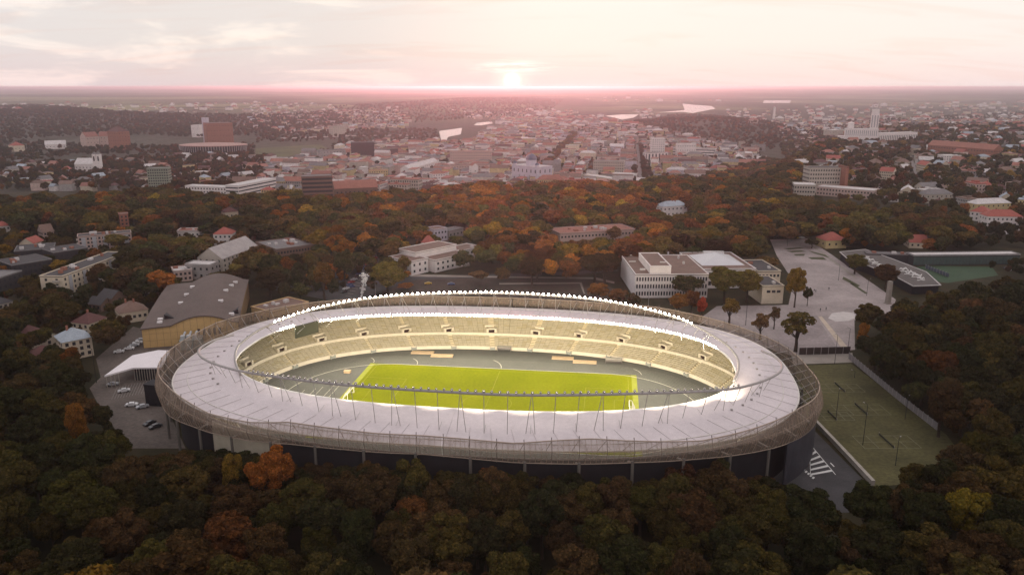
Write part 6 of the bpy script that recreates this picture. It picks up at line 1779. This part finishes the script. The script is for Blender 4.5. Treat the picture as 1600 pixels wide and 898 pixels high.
# ================================================================== CARS, POSTS, PEOPLE
def car_proto():
    t = thing('parked_car', 'car', 'car', (0, 0, 0))
    mb = MB(); prof = [(-2.15, .35), (-2.2, .75), (-1.9, .95), (-1.25, 1.0), (-.75, 1.42), (.65, 1.45), (1.45, 1.02), (2.1, .9), (2.2, .55), (2.1, .3)]
    n = len(prof)
    L_ = mb.add([(x, -.85 + (.14 if z > 1.1 else 0), z) for x, z in prof]); R_ = mb.add([(x, .85 - (.14 if z > 1.1 else 0), z) for x, z in prof])
    for i in range(n):
        j = (i + 1) % n; mb.f.append((L_ + i, L_ + j, R_ + j, R_ + i)[::-1]); mb.m.append(0)
    mb.f.append(tuple(L_ + i for i in range(n))); mb.m.append(0); mb.f.append(tuple(R_ + i for i in range(n))[::-1]); mb.m.append(0)
    m = bpy.data.materials.new('car_paint'); m.use_nodes = True; b = m.node_tree.nodes['Principled BSDF']
    oi = nd(m.node_tree, 'ShaderNodeObjectInfo'); m.node_tree.links.new(oi.outputs['Color'], b.inputs['Base Color']); b.inputs['Roughness'].default_value = .35; b.inputs['Coat Weight'].default_value = .4
    link('body', mb.mesh('car_body', m), t)
    mb = MB(); mb.box(-1.05, -.8, -.66, .66, 1.05, 1.36); mb.box(.75, 1.2, -.66, .66, 1.04, 1.3); mb.box(-.7, .6, -.80, -.73, 1.04, 1.36); mb.box(-.7, .6, .73, .80, 1.04, 1.36)
    link('window', mb.mesh('car_window', M_GLASS), t)
    wm = MB(); wm.tube([(0, -.1, 0), (0, .1, 0)], .32, 10); wmm = wm.mesh('wheel', mat('tyre', (.02, .02, .02), .9, .1, 1))
    for x in (-1.35, 1.35):
        for y in (-.8, .8): link('wheel', wmm, t, loc=(x, y, .32))
    return t
CP0 = car_proto(); car_used = [False]
CARC = {'white': (.62, .62, .62), 'silver': (.35, .36, .38), 'dark': (.03, .03, .035), 'red': (.34, .03, .025), 'blue': (.05, .08, .20), 'yellow': (.5, .32, .04)}
def car(px, py, c, rz, label, group, h=0.0, ter=False):
    P = hit(px, py) if ter else at(px, py, h)
    if not car_used[0]: o = CP0; car_used[0] = True
    else: o = dup(CP0)
    o.location = (P[0], P[1], P[2] + .03); o.rotation_euler = (0, 0, rz); o['label'] = label; o['category'] = 'car'; o['group'] = group
    KIDS[o.name][0].color = CARC[c] + (1,)
    return o
for px, py, c, lab in ((186, 551, 'white', 'white car nearest the entrance canopy in the row by the sports hall'), (202, 546, 'white', 'second white car from the canopy in the row by the sports hall'), (210, 541, 'silver', 'silver car in the middle of the row by the sports hall'), (215, 537, 'white', 'white car fourth in the row by the sports hall'), (220, 533, 'silver', 'silver car at the far end of the row by the sports hall')):
    car(px, py, c, .35, lab, 'cars by the sports hall')
for px, py, c, rz, lab in ((194, 612, 'white', .5, 'white car in the yard under the entrance canopy'), (176, 602, 'silver', .4, 'silver car at the wood edge of the yard'), (206, 634, 'white', .2, 'white van like car in the lower yard'), (223, 637, 'silver', .6, 'silver car in the lower yard beside the black booth'), (234, 663, 'dark', 1.1, 'dark car in the lowest corner of the yard'), (243, 668, 'dark', .9, 'dark car at the stadium flank in the yard')):
    car(px, py, c, rz, lab, 'cars in the service yard')
lot = ((435, 438), (447, 437), (452, 428), (449, 421), (553, 438), (549, 442), (546, 446), (541, 452), (537, 457), (556, 433), (561, 429), (566, 425), (571, 420), (575, 414), (580, 409), (585, 404), (562, 402), (556, 404), (549, 449), (592, 414), (597, 424))
LOTL = []
for i, (px, py) in enumerate(lot):
    c = trnd.choice(['white', 'silver', 'dark', 'red', 'dark', 'blue', 'red'])
    LOTL.append((car(px, py, c, .9 + trnd.uniform(-.15, .15), '-', 'cars in the lot behind the stadium'), f'{c} car in the tree shaded lot behind the stadium'))
for i, (px, py, c) in enumerate(((811, 416, 'silver'), (816, 417, 'dark'), (821, 418, 'white'), (826, 419, 'silver'), (831, 420, 'white'), (853, 420, 'dark'), (840, 414, 'dark'))):
    LOTL.append((car(px, py, c, 1.2, '-', 'cars beyond the bare field'), f'{c} car under the trees beyond the bare field'))
order_labels(LOTL)
car(669, 444, 'yellow', .2, 'yellow car standing on the bare field', 'lone cars on the field'); car(705, 445, 'blue', .1, 'blue car standing on the bare field', 'lone cars on the field')
car(1213, 373.5, 'dark', .1, 'dark car at the top left corner of the plaza', 'cars at the top of the plaza'); car(1244, 373, 'yellow', .1, 'yellow car at the top of the plaza', 'cars at the top of the plaza'); car(1253, 372.5, 'white', .1, 'white car right of the yellow car at the top of the plaza', 'cars at the top of the plaza')
car(1575, 366, 'white', .2, 'white car in the street before the large white villa', 'cars at the right edge'); car(1580, 423, 'white', .4, 'white car beside the green courts', 'cars at the right edge'); car(1572, 420, 'dark', .4, 'dark car beside the green courts', 'cars at the right edge')

def post(px, py, ty, lab, arm=True, dark=True, r=.075):
    P = at(px, py, 0); d0 = ray(px, ty); h = CAMH + d0[2] * (P[1] / d0[1])
    t = thing('lamp_post' if arm else 'flag_pole', lab, 'lamp post' if arm else 'pole', (P[0], P[1], 0), trnd.uniform(0, 3))
    mb = MB(); mb.tube([(0, 0, 0), (0, 0, h)], [r * 1.5, r], 6); mb.build('pole', M_DARK if dark else M_STEEL, t)
    if arm:
        mb = MB(); mb.tube([(0, 0, h - .1), (.5, 0, h + .2), (1.4, 0, h + .25)], .06, 5); mb.build('arm', M_DARK if dark else M_STEEL, t)
        mb = MB(); mb.box(1.2, 1.9, -.15, .15, h + .14, h + .28); mb.build('lamp_head', M_STEEL, t)
for a in ((151, 598, 545, 'tall dark lamp post at the edge of the service yard'), (1304, 569, 524, 'dark lamp post at the far end of the sports field'), (1325, 545, 513, 'lamp post beside the corner of the pale field fence'), (1310, 438, 414, 'lamp post in the upper plaza beside the pavilion'), (1354, 462, 436, 'lamp post on the plaza left of the stone pillar'), (1165, 508, 455, 'lamp post between the institute and the stadium screen'), (1348, 695, 632, 'lamp post in the middle of the sports field'), (1399, 727, 685, 'lamp post in the lower sports field'), (1414, 655, 620, 'lamp post beside the pale field fence'), (1306, 655, 610, 'lamp post in the sports field next to the stadium'), (1230, 384, 370, 'lamp post at the top of the plaza'), (1335, 590, 580, 'lamp post at the upper right of the sports field')):
    post(*a)
for a in ((587, 462, 440, 'thin pole rising behind the lit rim by the yellow olive tree'), (1012, 500, 452, 'thin flag pole behind the lit rim before the institute')):
    post(*a, arm=False, dark=False, r=.09)
def person_mesh(seed):
    g = random.Random(seed); me = bpy.data.meshes.new('person')
    st = g.uniform(.12, .3); ar = g.uniform(.15, .4)
    V = [(0, 0, .95), (0, 0, 1.2), (0, 0, 1.42), (0, 0, 1.55), (0, .02, 1.70), (.1, 0, .9), (.11, st, .48), (.11, st * .8, .06), (.11, st + .12, .04), (-.1, 0, .9), (-.11, -st, .48), (-.11, -st * 1.5, .06), (-.11, -st * 1.5 + .13, .04), (.2, 0, 1.4), (.26, -ar * .5, 1.12), (.25, -ar * .3, .86), (-.2, 0, 1.4), (-.26, ar * .5, 1.12), (-.25, ar * .8, .86)]
    E = [(0, 1), (1, 2), (2, 3), (3, 4), (0, 5), (5, 6), (6, 7), (7, 8), (0, 9), (9, 10), (10, 11), (11, 12), (2, 13), (13, 14), (14, 15), (2, 16), (16, 17), (17, 18)]
    Rr = [.17, .16, .17, .07, .11, .11, .075, .05, .04, .11, .075, .05, .04, .07, .05, .04, .07, .05, .04]
    me.from_pydata(V, E, [])
    return me, Rr
M_CLOTH = mat('dark_clothes', (.03, .03, .038), .9, .3, 3.0)
for i, (px, py, lab) in enumerate(((1272, 456, 'person in dark clothes walking left of a companion on the plaza'), (1274.5, 456.5, 'person in dark clothes walking right of a companion on the plaza'), (1295, 453, 'person in dark clothes standing alone in the middle of the plaza'), (1281.5, 486, 'person in dark clothes at the near end of the plaza on the left'), (1290.5, 484.5, 'person in dark clothes at the near end of the plaza on the right'), (1377, 437, 'person in dark clothes near the sunken pavilion'))):
    P = at(px, py, 0); me, Rr = person_mesh(i); o = link('person', me, loc=(P[0], P[1], .015), rz=i * 1.3); me.materials.append(M_CLOTH)
    o.modifiers.new('skin', 'SKIN')
    sv = me.skin_vertices[0].data
    for k, r in enumerate(Rr): sv[k].radius = (r, r)
    sv[0].use_root = True
    s_ = o.modifiers.new('sub', 'SUBSURF'); s_.levels = 1; s_.render_levels = 1
    o.scale = (1.05, 1.05, 1.05)
    tag(o, lab, 'person', None)

# ================================================================== HAZE
def build_haze():
    mb = MB(); mb.box(-71000, 71000, -650, 71900, ZMIN - 1.0 - 8, 120.0)
    m = bpy.data.materials.new('haze'); m.use_nodes = True; nt = m.node_tree
    for n in list(nt.nodes): nt.nodes.remove(n)
    v = nd(nt, 'ShaderNodeVolumePrincipled'); v.inputs['Density'].default_value = 0.000076
    v.inputs['Color'].default_value = (.90, .89, .96, 1); v.inputs['Anisotropy'].default_value = 0.72
    o = nd(nt, 'ShaderNodeOutputMaterial'); nt.links.new(v.outputs[0], o.inputs['Volume'])
    mb.build('haze', m, None, 'stuff')
build_haze()
